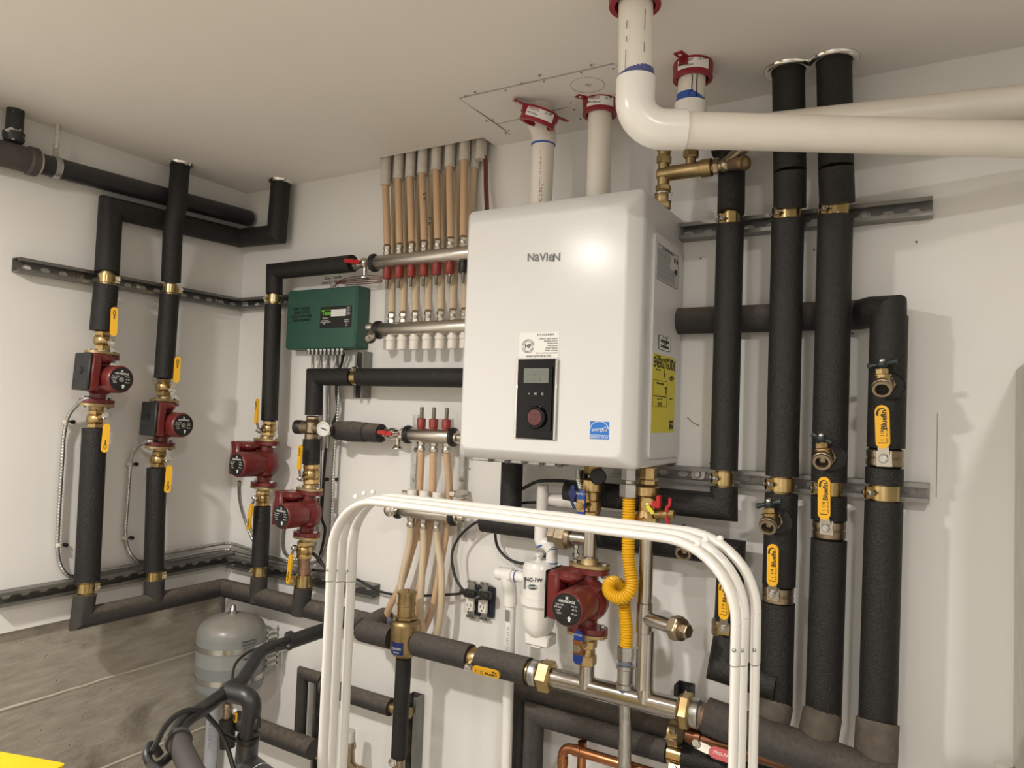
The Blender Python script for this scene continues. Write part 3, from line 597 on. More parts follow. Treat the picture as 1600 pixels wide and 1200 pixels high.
def pump(label, top, bot, A, B, group, cover='boxcov', ct=.010):
    top, bot = V(top), V(bot); H = (top-bot).length; s = H/.18; U = (top-bot).normalized(); A = V(A); A = (A-U*A.dot(U)).normalized(); B = U.cross(A)*(1 if U.cross(A).dot(V(B)) > 0 else -1)
    O = (top+bot)/2; t = thing('circulator_pump', label, 'pump', bot, group)
    def p(a, b, u): return O+A*(a*s)+B*(b*s)+U*(u*s)
    m = MB()
    m.lathe(O, U, [(-.083*s, .036*s), (-.074*s, .034*s), (-.066*s, .025*s), (-.03*s, .026*s), (.03*s, .026*s), (.066*s, .025*s), (.074*s, .034*s), (.083*s, .036*s)], 22)
    m.lathe(p(-.036, 0, 0), A, [(0, .025*s), (.008*s, .043*s), (.028*s, .056*s), (.050*s, .056*s), (.056*s, .052*s), (.066*s, .050*s)], 26)
    for ang in (45, 135, 225, 315):
        q = p(.022, .047*math.cos(math.radians(ang)), .047*math.sin(math.radians(ang))); m.cyl(q-A*.012*s, q+A*.014*s, .009*s, seg=10)
    part('volute', m, M['red'], t)
    for sg in (-1, 1):
        poly = []
        for k in range(28):
            a = 2*math.pi*k/28; rx = .055; ry = .036
            poly.append((rx*s*math.copysign(abs(math.cos(a))**.8, math.cos(a)), ry*s*math.copysign(abs(math.sin(a))**.9, math.sin(a))))
        part('pump_flange', MB().plate(poly, p(0, 0, sg*.082), B, A, U*sg, -.013*s), M['red'], t)
        part('pipe_flange', MB().plate(poly, p(0, 0, sg*.084), B, A, U*sg, .008*s).lathe(p(0, 0, sg*.090), U*sg, [(0, .026*s), (.003*s, .024*s), (.016*s, .022*s)], 18), M['flange'], t, 'cast gold-coloured companion flange')
        for bb in (-1, 1):
            q = p(0, bb*.042, sg*.062); m = MB(); m.cyl(q, q+U*sg*.036*s, .0035*s, seg=8); m.hexa(p(0, bb*.042, sg*.060), p(0, bb*.042, sg*.068), .0075*s); m.hexa(p(0, bb*.042, sg*.092), p(0, bb*.042, sg*.0985), .0075*s)
            part('flange_bolt', m, M['zinc'], t)
    mo = MB(); mo.lathe(p(.03, 0, 0), A, [(0, .046*s), (.088*s, .0455*s), (.095*s, .0425*s), (.097*s, .0395*s), (.0955*s, .039*s)], 32)
    mt = part('motor', mo, M['red'], t)
    npl = part('nameplate', MB().lathe(p(.1262, 0, 0), A, [(0, .039*s), (.001*s, .0385*s)], 32), M['blk'], t, 'round black nameplate with white print')
    q = p(.1275, 0, 0); up_ = U; rt_ = U.cross(A)
    if rt_.dot(RT) < 0: rt_ = -rt_
    part('vent_plug', MB().lathe(q, A, [(0, .0085*s), (.0012*s, .0085*s), (.0016*s, .007*s)], 16), M['nickel'] if abs(A.x) > .5 else M['blk'], npl, 'centre vent screw')
    text('GRUNDFOS', q+up_*.0185*s, rt_, up_, .0085*s, M['wink'], npl, bold=.02)
    for k in (-1, 1): part('logo_mark', MB().box(q+up_*.0275*s, .009*s, .0025*s, .0004, ax=((rt_+up_*k).normalized(), (up_-rt_*k).normalized(), A)), M['wink'], npl)
    for i, (ox, oy, ss) in enumerate(((-.020, .009, 'Type UPS'), (.020, .009, 'V 115'), (-.024, .002, 'P/N 595'), (.022, .001, '60 Hz'), (-.024, -.005, '1.3 A'), (-.020, -.012, '230 F'), (.020, -.009, '145 psi'))):
        text(ss, q+rt_*ox*s+up_*oy*s, rt_, up_, .0058*s, M['wink'], npl)
    part('arrow_mark', MB().plate([(0, .010*s), (.006*s, .003*s), (.003*s, .003*s), (.003*s, -.004*s), (-.003*s, -.004*s), (-.003*s, .003*s), (-.006*s, .003*s)], q+rt_*.008*s-up_*.025*s, rt_, up_, A, .0003), M['wink'], npl)
    # terminal box on side B, with a lobe running over the motor
    m = MB(); ps = []
    m.box(p(.045, .062, .017), .092*s, .036*s, .122*s, .008*s, (A, B, U)); m.box(p(.045, .028, .064), .074*s, .056*s, .030*s, .011*s, (A, B, U))
    bx = part('terminal_box', m, M['red'], t)
    cv = part('box_cover', MB().box(p(.045, .0785+ct/2, .017), .092*s, ct*s, .122*s, min(.004, ct*.4)*s, (A, B, U)), M[cover], t, 'black plastic terminal cover' if cover == 'boxcov' else None)
    q = p(.045, .0785+ct, .02); part('cover_knob', MB().lathe(q, B, [(0, .012*s), (.004*s, .011*s), (.005*s, .004*s)], 12), M[cover], cv)
    return t, p
G_L = 'red circulators with black covers on the left wall'
e = .08
yl = lambda a, b, cc: (L(*a, e+.045), L(*b, e+.062), L(*cc, e+.062))
NL = V((.92, -.4, 0))
def lv(label, a, b, hub, g0, g1): valve(label, L(*a, e), L(*b, e), .024, L(*hub, e+.045), L(*g0, e+.060), L(*g1, e+.060), NL, .0195)
lv('yellow-handled valve above the outermost left pump', (160, 517), (160, 547), (174, 536), (177, 525), (179, 480))
pump('uppermost red pump, outermost on the left wall, black cover', L(160, 551, e), L(151, 634, e), X, -Y, G_L)
lv('yellow-handled valve below the outermost left pump', (150, 640), (149, 669), (164, 650), (167, 662), (163, 707))
lv('yellow-handled valve above the second pump on left wall', (256, 591), (255, 619), (269, 610), (275, 598), (278, 557))
pump('second red pump on left wall, nearer the corner, black cover', L(257, 625, e), L(250, 700, e), X, -Y, G_L)
lv('yellow-handled valve below the second pump on left wall', (249, 705), (246, 731), (262, 717), (265, 727), (261, 770))
NB = V((.25, -1, 0)); G_B = 'all-red circulators left of the boiler'
def bv(label, a, b, hub, g0, g1, d, r=.024): valve(label, W(*a, d), W(*b, d), r, W(*hub, d+.045), W(*g0, d+.060), W(*g1, d+.060), V((-.2, -1, 0)), .0185)
d = .085
bv('yellow-handled valve above the pump by the corner on back wall', (421, 657), (419, 681), (405, 673), (400, 662), (402, 623), d)
pump('red pump with red box, nearest corner on back wall', W(417, 686, d), W(412, 762, d), -Y, -X, G_B, 'red')
bv('yellow-handled valve below the pump by the corner on back wall', (411, 766), (410, 791), (399, 778), (393, 787), (388, 828), d)
d = .10
bv('yellow-handled valve below short foam and above the lower red pump', (486, 725), (486, 757), (470, 748), (467, 735), (470, 695), d, .026)
pump('lower red pump with red box beside the left rack legs', W(484, 763, d), W(479, 840, d), -Y, -X, G_B, 'red')
bv('yellow-handled valve below the lower red pump near rack legs', (477, 845), (475, 873), (460, 856), (455, 866), (450, 912), d, .026)
m = MB(); a, b = W(475, 873, d), W(475, 898, d); m.lathe(b, a-b, [(0, .019), (.01, .019), (.011, .022), (.02, .022), (.022, .019), ((a-b).length*.6, .018), ((a-b).length, .021)], 18)
solo('press_coupling', m, M['copperd'], 'ribbed copper press coupling beside left rack legs', 'fitting')
# right group
d = .10
NR = V((-.12, -1, 0))
def rv(label, a, b, hub, g0, g1, d, wg, r): valve(label, W(*a, d), W(*b, d), r, W(*hub, d+.050), W(*g0, d+.060), W(*g1, d+.060), NR, wg, txt=txt_lever, body='bronze', slot=False, group=None)
rv('large yellow lever valve on rightmost riser', (1383, 700), (1382, 731), (1381, 717), (1380, 701), (1378, 633), d, .0265, .036)
rv('large yellow lever valve in front of the lower strut, third riser', (1295, 811), (1295, 843), (1291, 825), (1288, 812), (1288, 745), d, .0245, .034)
rv('large yellow lever valve low on middle right riser, beside rack', (1216, 913), (1215, 943), (1207, 929), (1207, 916), (1208, 850), d, .0235, .0335)
rv('large yellow lever valve half hidden behind white rack bend', (1132, 966), (1131, 995), (1130, 983), (1131, 968), (1131, 908), .075, .023, .029)
# hose-bibb drains with dark green handles
def bibb(label, noz, stem, hnd, h0, h1, d, group='drain taps on the right pipes', hole=.030):
    n, s, hd, a, b = W(*noz, d+.085), W(*stem, d+.062), W(*hnd, d+.062), W(*h0, d+.062), W(*h1, d+.062)
    root = V((s.x+.012, -d-.02, s.z-.012)); t = thing('hose_bibb', label, 'tap', root, group)
    part('foam_cutout', MB().lathe(V((root.x, -d-.0, root.z)), -Y, [(0, hole), (.039, hole), (.040, hole*.93), (.034, hole*.9)], 24), M['foam'], t, 'round foam collar around tap')
    mid = s+V((0, 0, -.008)); bd = (n-mid); m = MB()
    m.cyl(root, mid, .014, .0155, 16); m.hexa(root+(mid-root)*.15, root+(mid-root)*.5, .018)
    m.cyl(mid-bd*.25, n-bd.normalized()*.0155, .0155, .0165, 18); m.ball(mid, .0165, 14, 8)
    part('body', m, M['bronze'], t)
    u = bd.normalized(); l = .016; m = MB()
    m.lathe(n-u*l, u, [(0, .0165), (.001, .0195), (l*.55, .0195), (l*.6, .0185), (l*.92, .0185), (l, .0178), (l, .0128), (l*.1, .012), (l*.05, .001)], 24)
    part('bore', MB().lathe(n-u*l*.78, u, [(0, .0123), (.001, .0123)], 16), M['dark'], t, 'dark nozzle bore')
    part('nozzle', m, M['bronze'], t)
    ax = (hd-s); m = MB(); l = ax.length; m.lathe(s-ax*.12, ax, [(0, .0145), (l*.28, .0145), (l*.30, .017), (l*.38, .017), (l*.40, .0125)], 18); m.hexa(s+ax*.28, s+ax*.70, .013); m.cyl(s+ax*.70, hd, .006, seg=10)
    part('bonnet', m, M['brass'], t)
    m = MB(); l = (b-a).length; m.lathe(a, b-a, [(0, .003), (l*.03, .0062), (l*.09, .0066), (l*.22, .0048), (l*.38, .0042), (l*.43, .0062), (l*.57, .0062), (l*.62, .0042), (l*.78, .0048), (l*.91, .0066), (l*.97, .0062), (l, .003)], 12); m.ball(hd, .0105, 14, 8)
    hn = part('handle', m, M['dkgreen'], t, 'dark green cross handle')
    part('screw', MB().ball(hd+UP*.006-Y*.003, .0065, 10, 6), M['chrome'], hn)
    return t
bibb('highest drain tap, on the rightmost riser', (1378, 609), (1379, 592), (1378, 569), (1355, 573), (1402, 564), .10)
bibb('drain tap with tilted handle just above lower strut, third riser', (1284, 723), (1286, 707), (1283, 685), (1268, 678), (1300, 692), .10)
bibb('drain tap on middle right riser below the lower strut', (1199, 825), (1203, 808), (1201, 787), (1181, 791), (1222, 783), .10)
bibb('drain tap behind white rack bend, handle seen end-on', (1067, 866), (1071, 850), (1070, 829), (1066, 820), (1073, 836), .075, hole=.022)
# mixing valve with gauge
d = .10
t = thing('mixing_valve', 'bronze mixing valve with black knob beside the round gauge', 'valve', W(486, 684, d))
a, b = W(489, 650, d), W(486, 686, d); m = MB(); ax = b-a; l = ax.length
m.hexa(a, a+ax*.16, .022); m.lathe(a, ax, [(l*.15, .019), (l*.2, .023), (l*.28, .028), (l*.7, .028), (l*.78, .022), (l, .022)], 20)
k0, k1 = W(485, 668, d+.01), W(462, 667, d+.02); m.cyl(k0, k0.lerp(k1, .55), .025, .022, 18); m.cyl(W(488, 668, d), W(500, 670, d), .022, .02, 16)
part('body', m, M['bronze'], t)
m = MB(); kk = (k1-k0); m.lathe(k0+kk*.5, kk, [(0, .0215), (.003, .0235), (kk.length*.5-.003, .0235), (kk.length*.5, .02)], 20); part('knob', m, M['blk'], t)
gp = W(506.5, 670, d+.05); gn = V((.25, -1, .0)).normalized()
gt = thing('temperature_gauge', 'small round dial gauge left of fat foam stub', 'gauge', gp)
part('case', MB().lathe(gp-gn*.012, gn, [(0, .018), (.002, .0235), (.016, .0245), (.018, .0235), (.018, .021), (.0155, .021)], 28), M['nickel'], gt)
part('dial', MB().lathe(gp-gn*.0, gn, [(0, .0212), (.004, .0212)], 28), M['gauge'], gt, 'white dial with black needle')
m = MB(); gu = gn.cross(UP); strip(m, gp+gn*.0045-gu*.012-UP*.004, gp+gn*.0045+gu*.011+UP*.003, .0035, gn, .0006); part('needle', m, M['ink'], gt)
m = MB()
for k in range(11):
    an = math.radians(-130+26*k); q = gp+gn*.0042+gu*math.sin(an)*.0165+UP*math.cos(an)*.0165; m.box(q, .004, .0008, .0005, ax=((gu*math.sin(an)+UP*math.cos(an)), (gu*math.cos(an)-UP*math.sin(an)), gn))
part('tick_marks', m, M['ink'], gt)
part('stem', MB().cyl(gp-gn*.012, W(496, 670, d), .007, seg=10), M['bronze'], gt)
# ================================================================== RADIANT MANIFOLDS
def bar_endcap(m, P, ax, r):
    m.lathe(P, ax, [(0, r*1.12), (.004, r*1.3), (.012, r*1.3), (.016, r*1.12)], 24)
def nut(P, up, r=.0105, label=None):
    m = MB(); m.hexa(P, P+up*.012, r*1.15); m.lathe(P, up, [(.012, r), (.015, r*1.02), (.020, r*1.15), (.0205, r*.8)], 14); m.hexa(P+up*.0185, P+up*.030, r*1.25); return m
def manifold(label, p0, p1, r):
    t = thing('manifold_bar', label, 'manifold', (V(p0)+V(p1))/2); m = MB(); ax = V(p1)-V(p0); l = ax.length
    m.lathe(p0, ax, [(0, r*.9), (.004, r), (l-.004, r), (l, r*.9)], 28); part('barrel', m, M['bar'], t); return t
d = .085
# upper pair (seven loops)
u0, u1 = W(588, 408, d), W(760, 396, d); zu = (u0.z+u1.z)/2; u0.z = u1.z = zu; ru = .0225
l0, l1 = W(594, 514, d), W(752, 511, d); l0.z = l1.z = (l0.z+l1.z)/2
mu = manifold('upper stainless manifold bar with red flow meters hanging below', u0, u1, ru)
ml = manifold('lower stainless manifold bar with a row of white caps below', l0, l1, ru)
m = MB(); bar_endcap(m, u0-X*.016, X, ru); part('rubber_ring', m, M['blk'], mu)
m = MB(); bar_endcap(m, l0-X*.014, X, ru); part('rubber_ring', m, M['blk'], ml)
top_x = [605, 624, 643, 662.5, 683.5, 703.5, 723.5]; low_x = [612, 630, 649, 669, 688.5, 707.5, 725.5]
caps_x = [610.5, 628.5, 647.5, 667.5, 687.5, 707.5, 726]
fm_x = [605, 623.5, 642.5, 662, 682, 702.5, 724]
rear_x = [617, 636, 655, 675, 694, 717, 741]
mid_x = [616, 636, 656, 676, 696, 716, 735]
ORD = ['leftmost', 'second', 'third', 'middle', 'fifth', 'sixth', 'seventh']
cl_top = [604.5, 624, 642.5, 661.5, 683, 704, 726.5]
for i in range(7):
    x = W(top_x[i], 390, d).x; P = V((x, -d, zu+ru*.85)); part('loop_nut', nut(P, UP), M['nickel'], mu)
    x2 = W(fm_x[i], 425, d).x; P = V((x2, -d, zu-ru*.8)); fm = MB()
    fm.lathe(P, -UP, [(0, .0115), (.006, .0115), (.008, .014), (.034, .0145), (.038, .012)], 18); f = part('flow_meter', fm, M['blk'] if i == 6 else M['redcap'], mu, 'black flow meter' if i == 6 else None)
    part('sight_tube', MB().lathe(P-UP*.038, -UP, [(0, .006), (.026, .006), (.031, .0045)], 10), M['clear'], f)
    x3 = W(low_x[i], 496, d).x; P = V((x3, -d, l0.z+ru*.85)); part('loop_nut', nut(P, UP), M['nickel'], ml)
    x4 = W(caps_x[i], 535, d).x; P = V((x4, -d, l0.z-ru*.8)); cm = MB(); cm.lathe(P, -UP, [(0, .0135), (.006, .0135), (.007, .0165), (.017, .0165), (.019, .014), (.0205, .0155), (.045, .0152), (.047, .0135)], 20); part('balance_cap', cm, M['cap'], ml)
    # front tube from upper bar to ceiling, back tube from lower bar to ceiling
    sx = C(cl_top[i], 240, ZC).x if False else W(cl_top[i], 260-i*3, .05).x
    a = V((x, -d, zu+ru+.03)); bq = V((sx, -.052, ZC+.05))
    kz = V((sx, -.0525, ZC-(.082, .068, .07, .066, .062, .060, .048)[i]-.001)); pt = [a, a.lerp(kz, .5), kz, bq]
    solo('heating_tube', MB().sweep(pt, .0115, 12), M['pexo'], ORD[i]+' amber heating tube rising from upper manifold bar to ceiling', 'tube', 'amber tubes from upper manifold bar')
    hsl = (.082, .068, .07, .066, .062, .060, .048)[i]
    sl = MB(); sl.lathe(V((sx, -.052, ZC+.03)), -UP, [(0, .0165), (.03+hsl, .0165), (.031+hsl, .0155), (.031+hsl, .0125)], 18)
    solo('tube_sleeve', sl, M['slv'], ORD[i]+' chalky white sleeve in the front row at ceiling slot', 'sleeve', 'front row of white ceiling sleeves')
    s2x = W(rear_x[i], 268, .018).x; a2 = V((x3, -d, l0.z+ru+.03)); b2 = V((s2x, -.018, ZC+.05))
    qx = lambda yy: low_x[i]+(rear_x[i]-low_x[i])*(492-yy)/(492-268.)
    yo = -2.1*i*.4
    pt = smooth([a2, W(qx(470), 470+yo, .074), W(qx(440), 440+yo, .052), W(qx(405), 405+yo, .036), W(qx(340), 340+yo, .024), b2], 5)
    solo('heating_tube', MB().sweep(pt, .0118, 12), M['pexw'], ORD[i]+' pale heating tube rising behind upper bar from lower bar', 'tube', 'pale tubes from lower manifold bar')
    sl = MB(); sl.lathe(V((s2x, -.019, ZC+.03)), -UP, [(0, .0158), (.095, .0158), (.096, .015), (.096, .0125)], 18)
    solo('tube_sleeve', sl, M['slv'], ORD[i]+' chalky white sleeve in the rear row at ceiling slot', 'sleeve', 'rear row of white ceiling sleeves')
ts = W(757, 240, .03)
sl = MB(); sl.lathe(V((ts.x-.012, -.03, ZC+.03)), -UP, [(0, .0175), (.075, .0175), (.076, .0125)], 18)
solo('tube_sleeve', sl, M['slv'], 'rightmost white sleeve with thin brown cable beside the tube row', 'sleeve')
wr = [V((ts.x-.012, -.03, ZC-.03)), W(757, 250, .03), W(758, 290, .032), W(760, 345, .05)]
m = MB(); m.sweep(smooth(wr, 5), .0042, 8); m.sweep(smooth([p+X*.007 for p in wr], 5), .0038, 8)
solo('thermostat_cable', m, M['wire'], 'brown twin cable hanging from ceiling sleeve behind boiler', 'cable')
pt = thing('marker_notes', 'black marker writing on two heating tubes', 'writing', W(663, 310, .09)) if False else None
# small handwriting on the tubes is part of a tube tag
for q, s_ in (((664, 306), '6.5'), ((672, 345), '9.8')):
    o = [o for o in bpy.data.objects if o.name.startswith('heating_tube')]
    P = W(*q, .088); best = min(o, key=lambda k: abs(k.location.x-P.x)+ (0 if k.data.materials[0] == M['pexo'] else .03))
    text(s_, P, UP, -X, .02, M['ink'], best, 'marker_note')
# steel holder rail behind upper pair
for x, y0, y1 in ((605, 436, 546),):
    a, b = W(x, y0, .03), W(x-1, y1, .03)
    bk = thing('manifold_bracket', 'thin steel bracket left behind the upper manifold pair', 'bracket', b); part('upright', MB().box((a+b)/2, .018, .004, (a-b).length, .0008), M['zinc'], bk)
    part('hook', MB().box((a.x, -.055, zu-.0), .012, .05, .02, .002), M['nickel'], bk); part('hook', MB().box((a.x, -.055, l0.z), .012, .05, .02, .002), M['nickel'], bk)
# chrome inlet valve with red tee handle
t = thing('inlet_valve', 'chrome inlet valve with red tee handle, upper manifold left end', 'valve', W(565, 415, d))
a, b = W(553, 415, d), W(584, 409, d); b.z = zu; a.z = zu
m = MB(); m.cyl(a, a.lerp(b, .8), .013, seg=16); m.hexa(a.lerp(b, .75), b, .021, UP); m.ball(W(570, 411, d), .018, 14, 8); m.hexa(a-X*.0, a.lerp(b, .25), .0165, UP)
part('body', m, M['nickel'], t)
m = MB(); h0, h1 = W(538, 407, d+.035), W(562, 410, d+.035); strip(m, h0, h1, .013, V((0, -1, .3)), .006); m.box(h0.lerp(h1, .55), .014, .012, .014, .002); m.cyl(h0.lerp(h1, .55), W(553, 412, d), .005, seg=8)
part('tee_handle', m, M['redlev'], t)
dv = W(570, 418, d); m = MB(); m.cyl(dv, dv-UP*.02, .0075, seg=12); m.lathe(dv-UP*.02, -UP, [(0, .006), (.006, .006), (.008, .012), (.013, .017), (.016, .017), (.017, .010)], 18)
part('vent', m, M['nickel'], t, 'flat round vent knob')
t = thing('drain_fitting', 'chrome drain fitting on left end of lower manifold bar', 'fitting', W(583, 520, d))
m = MB(); q = W(580, 511, d); q2 = W(579, 526, d+.03); m.cyl(V((l0.x-.01, -d, l0.z)), q, .010, seg=14); m.lathe(q, -X, [(-.008, .012), (.002, .014), (.012, .014), (.013, .010)], 16)
m.cyl(q+X*.01, q2, .009, seg=12); m.lathe(q2, (q2-q), [(-.004, .010), (0, .0165), (.014, .0165), (.016, .012)], 18)
part('body', m, M['nickel'], t)
# brown actuator wires from manifold to green box
tw = thing('actuator_wires', 'bundle of thin rust-red wires above green box', 'cable', W(560, 440, .05))
for k in range(5):
    o = V((0, .004*(k%2), (k-2)*.0075)); part('wire', MB().sweep(smooth([W(597, 436, .06)+o*.6, W(575, 436+k*.4, .055)+o, W(548, 439, .045)+o*.8, W(530, 441, .04)+o*.3, W(521, 448, .045)], 6), .0014, 6), M['wire'], tw)
# middle pair behind the boiler's left edge
d = .085
v0, v1 = W(640, 680, d), W(706, 682, d); v0.z = v1.z = (v0.z+v1.z)/2; rv_ = .0215
x0, x1 = W(625, 797, d), W(706, 806, d); x0.z = x1.z = (x0.z+x1.z)/2
mv = manifold('three-loop stainless manifold bar with red flow meters standing on top', v0, v1, rv_)
mw = manifold('three-loop manifold bar with white caps behind rack top', x0, x1, rv_)
for (aa, bb, mm) in ((v0, v1, mv), (x0, x1, mw)):
    for P, s in ((aa-X*.014, 1), (bb-X*.002, 1)):
        m = MB(); bar_endcap(m, P, X, rv_); part('rubber_ring', m, M['blk'], mm)
    m = MB(); m.lathe(bb+X*.014, X, [(0, rv_*.9), (.01, rv_*.9), (.012, rv_*.6), (.03, rv_*.55)], 20); part('end_plug', m, M['nickel'], mm)
for i, (xf, xn, xc) in enumerate(((658.5, 657.5, 644), (677.5, 677.5, 663.5), (697.5, 697.5, 684))):
    x = W(xf, 660, d).x; P = V((x, -d, v0.z+rv_*.8)); fm = MB(); fm.lathe(P, UP, [(0, .011), (.005, .011), (.007, .0135), (.031, .014), (.034, .012)], 18); f = part('flow_meter', fm, M['redcap'], mv)
    part('sight_tube', MB().lathe(P+UP*.034, UP, [(0, .0062), (.030, .0062), (.034, .005)], 10), M['clear'], f)
    x = W(xn, 700, d).x; P = V((x, -d, v0.z-rv_*.85)); part('loop_nut', nut(P, -UP), M['nickel'], mv)
    x5 = W(xc, 767, d).x; P5 = V((x5, -d, x0.z+rv_*.8)); cm = MB(); cm.lathe(P5, UP, [(0, .012), (.006, .012), (.007, .016), (.016, .016), (.018, .0135), (.020, .0155), (.046, .0155), (.048, .0135)], 20); part('balance_cap', cm, M['cap'], mw)
    xn2 = (642.5, 662, 682.5)[i]; x6 = W(xn2, 808, d).x; P6 = V((x6, -d, x0.z-rv_*.85)); part('loop_nut', nut(P6, -UP), M['nickel'], mw)
    oo = ([(658, 720), (656, 760), (655, 812), (642, 866), (626, 915), (608, 950), (601, 972)], [(677, 720), (676, 770), (672, 825), (665, 870), (655, 920), (648, 975)], [(699, 720), (702, 770), (697, 830), (688, 885), (676, 950), (662, 985)])[i]
    dd_ = (.08, .06, .05, .05, .05, .045, .04)
    solo('heating_tube', MB().sweep(smooth([V((W(xn, 700, d).x, -d, v0.z-rv_-.024))]+[W(*q, dd_[k]) for k, q in enumerate(oo)], 5), .0105, 12), M['pexo'], ('left', 'middle', 'right')[i]+' amber heating tube dropping from three-loop bar with red flow meters', 'tube', 'amber tubes falling below three-loop manifold')
    ow = ([(640, 850), (628, 905), (622, 960), (620, 990)], [(662, 850), (659, 900), (657, 950), (660, 990)], [(684, 850), (690, 900), (688, 960), (682, 995)])[i]
    solo('heating_tube', MB().sweep(smooth([V((x6, -d, x0.z-rv_-.024))]+[W(*q, .075) for q in ow], 5), .0105, 12), M['pexw'], ('left', 'middle', 'right')[i]+' pale heating tube dropping behind air separator from white-capped bar', 'tube', 'pale tubes falling below three-loop manifold')
a, b = W(611, 950, .045), W(601, 974, .04); solo('tube_sleeve', MB().lathe(b, a-b, [(0, .013), (.002, .0155), (.022, .0155), (.024, .013)], 18), M['lead'], 'grey sleeve ending the amber tube left of air separator', 'sleeve')
for x0_, lb in ((648, 'left steel bracket of three-loop manifold'), (722, 'right steel bracket of three-loop manifold')):
    a, b = W(x0_+1, 648 if x0_ < 700 else 680, .02), W(x0_-2, 765, .02)
    bk = thing('manifold_bracket', lb, 'bracket', b)
    part('upright', MB().box((a+b)/2, .021, .004, (a-b).length, .0008), M['zinc'], bk)
    for q in ((x0_-.5, 703), (x0_-2, 749)):
        P = W(*q, .0235); m = MB(); m.cyl(P, P-Y*.004, .0075, seg=14); m.hexa(P-Y*.004, P-Y*.008, .005); part('screw', m, M['zinc'], bk)
    P = W(x0_-6, 770, .05); part('saddle', MB().box(P, .022, .07, .018, .003), M['nickel'], bk); part('saddle', MB().box((b.x, -.05, v0.z), .018, .06, .012, .002), M['nickel'], bk)
    P = W(x0_-2, 825, .02); part('foot', MB().box(P, .024, .004, .06, .001), M['zinc'], bk)
    P2 = W(x0_+3, 827, .024); m = MB(); m.cyl(P2, P2-Y*.004, .008, seg=14); m.hexa(P2-Y*.004, P2-Y*.008, .006); part('screw', m, M['zinc'], bk)
t = thing('inlet_valve', 'chrome ball valve with red handle between fat foam and three-loop bar', 'valve', W(615, 680, d))
a, b = W(594, 677, d), W(638, 681, d); a.z = b.z = v0.z
m = MB(); m.cyl(a, b, .014, seg=18); m.hexa(b-X*.028, b-X*.004, .021, UP); m.ball(a.lerp(b, .45), .019, 16, 10); m.hexa(a.lerp(b, .1), a.lerp(b, .25), .018, UP); part('body', m, M['nickel'], t)
m = MB(); h0, h1 = W(590, 675, d+.035), W(613, 678, d+.035); strip(m, h0, h1, .012, V((0, -1, .3)), .006); m.box(h0.lerp(h1, .5), .014, .012, .014, .002); m.cyl(h0.lerp(h1, .5), a.lerp(b, .4), .005, seg=8); part('tee_handle', m, M['redlev'], t)
q = W(622, 684, d); m = MB(); m.cyl(q, q-UP*.022, .0075, seg=12); m.lathe(q-UP*.02, -UP, [(0, .006), (.006, .012), (.012, .016), (.014, .016), (.015, .009)], 18); part('vent', m, M['nickel'], t, 'flat round vent knob')
t = thing('drain_fitting', 'chrome drain knob poking out left under rack top', 'fitting', W(612, 797, d))
q, q2 = V((x0.x-.014, -d, x0.z)), W(611, 797, d+.03); m = MB(); m.cyl(q, q-X*.02, .010, seg=14); m.cyl(q-X*.018, q2, .009, seg=12); m.lathe(q2, (q2-q), [(-.006, .012), (-.004, .0185), (.012, .0185), (.015, .014)], 20); part('body', m, M['nickel'], t)
t = thing('vent_fitting', 'small brass and chrome vent right of white caps', 'fitting', W(722, 785, d))
q = W(722, 790, d); m = MB(); m.cyl(q, q+UP*.02, .007, seg=12); part('body', m, M['brass'], t); part('knob', MB().lathe(q+UP*.018, UP, [(0, .008), (.003, .017), (.006, .017), (.008, .009)], 18), M['nickel'], t)
# ================================================================== GREEN CONTROL BOX
gx1 = W(574, 495, .02).x; fd = .062; gx0 = W(448.5, 497, fd).x; gz0 = W(500, 543.5, fd).z; gz1 = W(500, 452, fd).z
gx1 = W(554, 495, fd).x
gb = thing('relay_box', 'green control box with black label plate', 'control box', ((gx0+gx1)/2, 0, gz0))
part('base', MB().box(((gx0+gx1)/2+.006, -.03, (gz0+gz1)/2), gx1-gx0+.006, .06, gz1-gz0+.006, .003), M['green'], gb)
part('cover', MB().box(((gx0+gx1)/2, -fd/2-.028, (gz0+gz1)/2), gx1-gx0, fd-.056, gz1-gz0, .005), M['green'], gb)
la, lb_ = W(501, 480, fd+.0008), W(548.5, 511, fd+.0008)
lp = part('label_plate', MB().box((V((la.x+lb_.x, -2*fd-.001, la.z+lb_.z))/2), abs(lb_.x-la.x), .0012, abs(la.z-lb_.z), 0), M['blk'], gb, 'black label plate with white window and lime logo')
yq = -fd-.0016; wlx = abs(lb_.x-la.x); wlz = abs(la.z-lb_.z)
def lpos(u, v): return V((la.x+wlx*u, yq, lb_.z+wlz*v))
part('window', MB().box(lpos(.59, .69), wlx*.47, .0006, wlz*.32), M['wlab'], lp, 'white write-in window')
for k in range(3): part('rule_line', MB().box(lpos(.59, .61+.08*k)-Y*.0005, wlx*.47, .0003, .0006), M['gink'], lp)
text('Taco', lpos(.20, .70), X, UP, .021, M['tgreen'], lp, bold=.03)
text('ZONE CONTROLS', lpos(.20, .84), X, UP, .0055, M['tgreen'], lp)
text('SR504-4', lpos(.18, .45), X, UP, .008, M['wink'], lp); text('FOUR ZONE', lpos(.17, .34), X, UP, .006, M['wink'], lp); text('SWITCHING RELAY', lpos(.19, .27), X, UP, .0055, M['wink'], lp); text('EXP', lpos(.15, .20), X, UP, .006, M['wink'], lp)
for k in range(5): text('ZONE %d' % (k+1), lpos(.90, .92-.08*k), X, UP, .0045, M['wink'], lp)
for k, s_ in enumerate(('PRIORITY', 'POWER UP', 'ON', 'OFF')): text(s_, lpos(.86, .34-.085*k), X, UP, .0052, M['wink'], lp)
